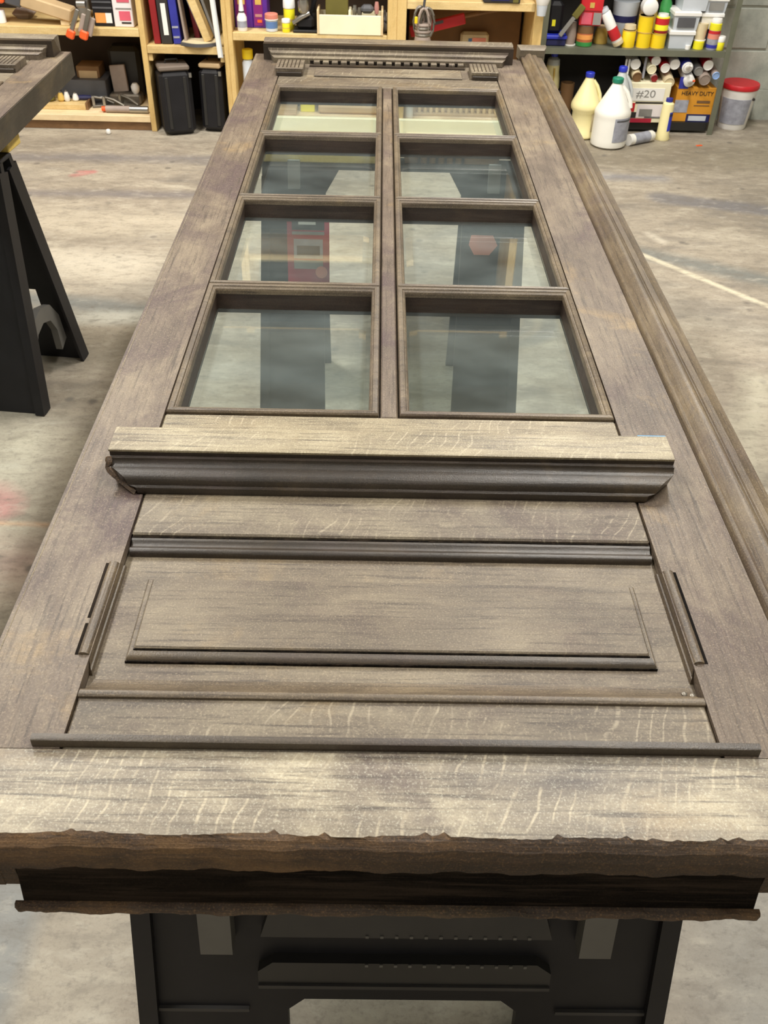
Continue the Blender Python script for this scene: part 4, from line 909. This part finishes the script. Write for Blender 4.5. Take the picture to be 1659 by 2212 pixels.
t = thing('jug', 'narrow cream jug with blue cap on the dark box behind the door strip', 'jug', (.878, 5.08, .168))
B().lathe([(.040, 0), (.044, .012), (.040, .055), (.034, .085), (.033, .12)], 18).obj('body', 'jug_cream', t); B().lathe([(.0331, .1201), (.030, .145), (.014, .158)], 18).obj('shoulder', 'jug_grey', t); B().lathe([(.017, .158), (.017, .178)], 12).obj('cap', 'blue', t); B().tube([(.002, -.036, .11), (.003, -.044, .08), (.003, -.042, .05)], .0045, 6).obj('handle', 'gold', t)
t = can('brown cardboard roll lying behind the cream jug', 'roll', 'cardboard_roll', (0.962, 5.03, .0525, .07, .155), [(.9, 0), (1, .02), (1, 1), (.75, 1), (.7, .3)], 'brown_card')
cbox('small box with white and blue ends behind the yellow jug', 'box', 'small_box', (.930, 4.90, 0, .05, .11), .04, 'dark_board', labels=[(.1, .9, .05, .3, 'blue', 'blue_print'), (.4, .95, .5, .8, 'white', 'white_print')])
# cream box with caulk tubes
f = fit(1340, 183, 1434, 285, Y=4.93)
x = f[0]
t = thing('cream_carton', 'cream carton with red and black picture label holding caulk tubes', 'box', (x, 4.985, .0525), (0, 0, .02))
W_, Hc = f[3], .190
B().box(-W_/2, W_/2, -.035, .16, 0, Hc, b=.002).obj('body', 'cream', t); B().box(-W_/2+.008, W_/2-.03, -.0372, -.0352, .105, .165).obj('white_panel', 'white', t)
text('lettering', '#20', .050, 'mid_grey', t, (-.012, -.0376, .137), sx=1.25)
for u0, u1, v0, v1, m_, n_ in ((.02, .24, .052, .094, 'red', 'red_print'), (.02, .30, .022, .050, 'ink', 'black_print'), (.02, .68, .0, .020, 'crimson_label', 'red_band'), (.24, .92, .092, .100, 'ink', 'text_line'), (.3, .92, .024, .088, 'white_card', 'picture'), (.36, .66, .030, .066, 'mid_grey', 'picture_shape'), (.5, .92, .022, .030, 'dark_grey', 'text_line')):
    B().box(-W_/2+u0*W_, -W_/2+u1*W_, -.0368-(.0012 if n_ == 'picture_shape' else .0), -.0351, v0, v1).obj(n_, m_, t)
f2 = fit(1449, 168, 1533, 265, Y=4.975)
X2, W2 = f2[0], f2[3]
t = thing('orange_carton', 'orange carton reading HEAVY DUTY on the bottom shelf', 'box', (X2, 5.055, .0525), (0, 0, 0))
H2 = .165
B().box(-W2/2, W2/2, -.075, .11, 0, H2, b=.002).obj('body', 'orange_card', t)
text('lettering', 'HEAVY DUTY', .027, 'ink', t, (.006, -.0766, .137), sx=1.0)
for u0, u1, v0, v1, m_, n_ in ((.0, .35, .045, .105, 'grey_label', 'grey_panel'), (.36, .98, .0, .038, 'navy', 'navy_panel'), (.42, .88, .006, .030, 'grey_tub', 'white_print'), (.56, .9, .092, .104, 'brown_card', 'text_line'), (.50, .9, .078, .082, 'brown_card', 'text_line')):
    B().box(-W2/2+u0*W2, -W2/2+u1*W2, -.0768-(.0008 if n_ == 'white_print' else 0), -.0751, v0, v1).obj(n_, m_, t)
B().box(-W2/2+.002, -W2/2+.05, -.078, -.0752, H2*.97, H2*1.30).obj('blue_flap', 'royal', t)
# caulk tubes: butts to the viewer, lying in and over the two cartons
tubes = [(1373, 139, .0285, 'white', 'grey_tub', 'white caulk tube butt, leftmost of the upper tubes', 0, -.1), (1417, 131, .0265, 'white', 'red', 'white caulk tube with red side touching the shelf above', 0, -.15),
 (1408, 150, .0265, 'cream', 'tan_card', 'cream white caulk tube below the red sided one', 0, .1), (1437, 147, .0265, 'white', 'red', 'white caulk tube with a red spot over the cartons gap', 0, .1),
 (1458, 139, .0285, 'white', 'mid_grey', 'large white caulk tube over the blue carton flap', 0, .05), (1530, 141, .0285, 'white', 'red', 'white caulk tube with red edge at the right end', 0, 0),
 (1376, 168, .027, 'buff', 'brown_card', 'open brown ended tube in the cream carton', 0, .35), (1413, 171, .019, 'taupe', 'maroon', 'narrow tube with dark red end in the cream carton', 0, .3),
 (1445, 180, .030, 'buff', 'mid_grey', 'beige tube tipping over the right side of the cream carton', 0, .45), (1509, 154, .025, 'mid_grey', 'dull_steel', 'grey tube behind the nozzled tubes', 0, .1),
 (1522, 174, .032, 'taupe', 'dull_steel', 'thick grey tube hanging over the orange carton', 0, .35), (1546, 165, .021, 'taupe', 'pale_blue', 'beige tube with pale blue end at the far right', 0, .1)]
for i, (px, py, r, m1, m2, lab, nz, dwn) in enumerate(tubes):
    Yc = 4.975 - (.012 if py > 160 else 0)
    p = ony(px, py, Yc); p.z += .004 if py > 160 else 0
    t = thing('caulk_tube', lab, 'tube', p, (PI/2+.13+dwn*.12, 0, random.Random(i).uniform(-.03, .03)), 'caulk tubes over the two cartons')
    ln = .17; r *= .88
    B().lathe([(r*.97, -ln), (r, -ln+.004), (r, -.012), (r, -.0005)], 18).obj('barrel', m2 if m2 in ('red',) else m1, t)
    B().lathe([(r*.98, -.0004), (r*1.0, .003), (r*.9, .005), (r*.86, .002)], 18).obj('end_disc', m1 if m2 not in ('brown_card', 'maroon', 'pale_blue') else m2, t)
for i, (px, py, lab, tip) in enumerate(((1485, 146, 'white caulk tube with its nozzle facing out under the shelf', 'white'), (1489, 176, 'white caulk tube with red tipped nozzle over the orange carton', 'orange'))):
    p = ony(px, py, 4.962)
    t = thing('caulk_tube', lab, 'tube', p, (PI/2+.14+.08*i, 0, .03*i), 'caulk tubes over the two cartons')
    B().lathe([(.026, -.17), (.027, -.165), (.027, -.002), (.020, .006)], 18).obj('barrel', 'royal' if i == 0 else 'white', t); B().lathe([(.027, -.0015), (.027, .003), (.014, .008)], 18).obj('shoulder', 'white', t)
    B().lathe([(.012, .008), (.009, .03), (.005, .062)], 12, RX(-.5)).obj('nozzle', 'white', t)
    if i: B().lathe([(.0055, .056), (.0045, .075)], 10, RX(-.5)).obj('tip', 'orange', t)
for k, px in enumerate((1346, 1352.5)):
    p = ony(px, 172, 4.99)
    tag(B().lathe([(.005, 0), (.005, .085), (.003, .09)], 8).obj('white_stick', 'white'), ('left' if k == 0 else 'right')+' one of two thin white sticks in the cream carton', 'stick', loc=(p.x, 4.985, .2535))
tag(B().box(-.006, .006, -.003, .003, 0, .10, b=.002).obj('grey_strip', 'grey_label'), 'mauve grey flat strip standing among the tubes in the cream carton', 'strip', loc=(ony(1389, 165, 4.99).x, 4.99, .2535))
# tube lying on the floor
p0 = onz(1350, 302, .026); p1 = onz(1412, 290, .026)
t = thing('caulk_tube', 'white caulk tube lying on the floor before the cream carton', 'tube', (p0.x+.016, p0.y-.005, .0265), (0, PI/2, math.atan2(p1.y-p0.y, p1.x-p0.x)))
B().lathe([(.024, 0), (.026, .004), (.026, .155), (.020, .165), (.010, .168)], 18).obj('barrel', 'jug_white', t); B().lathe([(.0264, .03), (.0264, .13)], 18).obj('label', 'grey_label', t); B().lathe([(.0268, -.002), (.0268, .014)], 18).obj('end_ring', 'white', t)
# blue and white bottle standing on the floor
t = thing('adhesive_bottle', 'white bottle with blue label and cap on the floor beside the orange carton', 'bottle', (1.440, 4.862, 0))
B().lathe([(.036, 0), (.038, .006), (.031, .03), (.029, .16), (.027, .172), (.016, .18)], 18).obj('body', 'jug_cream', t); B().lathe([(.017, .18), (.017, .196)], 12).obj('cap', 'royal', t)
n = 8; L = [[(.0312*math.cos(a)*q, .0312*math.sin(a)*q, zz) for q, zz in ((1, .045), (.96, .135), (.90, .135), (.95, .045))] for a in [D_(-75)+D_(110)*k/n for k in range(n+1)]]
lb = B().loops(L).obj('blue_label', 'blue', t); L = [[(.0308*math.cos(a)*q, .0308*math.sin(a)*q, zz) for q, zz in ((1, .115), (.985, .128), (.93, .128), (.95, .115))] for a in [D_(-75)+D_(110)*k/n for k in range(n+1)]]
B().loops(L).obj('navy_stripe', 'navy', lb)
# bucket with red rim
t = thing('bucket', 'white bucket with red rim and grey label by the block wall', 'bucket', (1.860, 5.095, 0))
B().lathe([(.070, 0), (.073, .006), (.089, .185), (.091, .2)], 28).obj('body', 'white', t)
B().lathe([(.0935, .196), (.0955, .2), (.0955, .214), (.092, .22)], 28).obj('rim', 'red', t); B().lathe([(.089, .2165), (.03, .2175), (.005, .2175)], 28).obj('lid_top', 'tan_card', t)
n = 12; L = [[((.0745+zz*.085)*math.cos(a)*q, (.0745+zz*.085)*math.sin(a)*q, zz) for q, zz in ((1, .03), (1, .155), (.98, .155), (.98, .03))] for a in [D_(-165)+D_(110)*k/n for k in range(n+1)]]
B().loops(L).obj('grey_label', 'grey_label', t); B().lathe([(.007, 0), (.007, .01)], 10, TR((.06, -.063, .155)) @ RX(PI/2)).obj('handle_ear', 'ink', t)
tag(B().box(-.016, .016, -.007, .007, 0, .003, b=.001).obj('orange_scrap', 'orange'), 'tiny orange scrap on the concrete floor at the right', 'scrap', loc=(1.606, 4.764, 0), rot=(0, 0, .3))
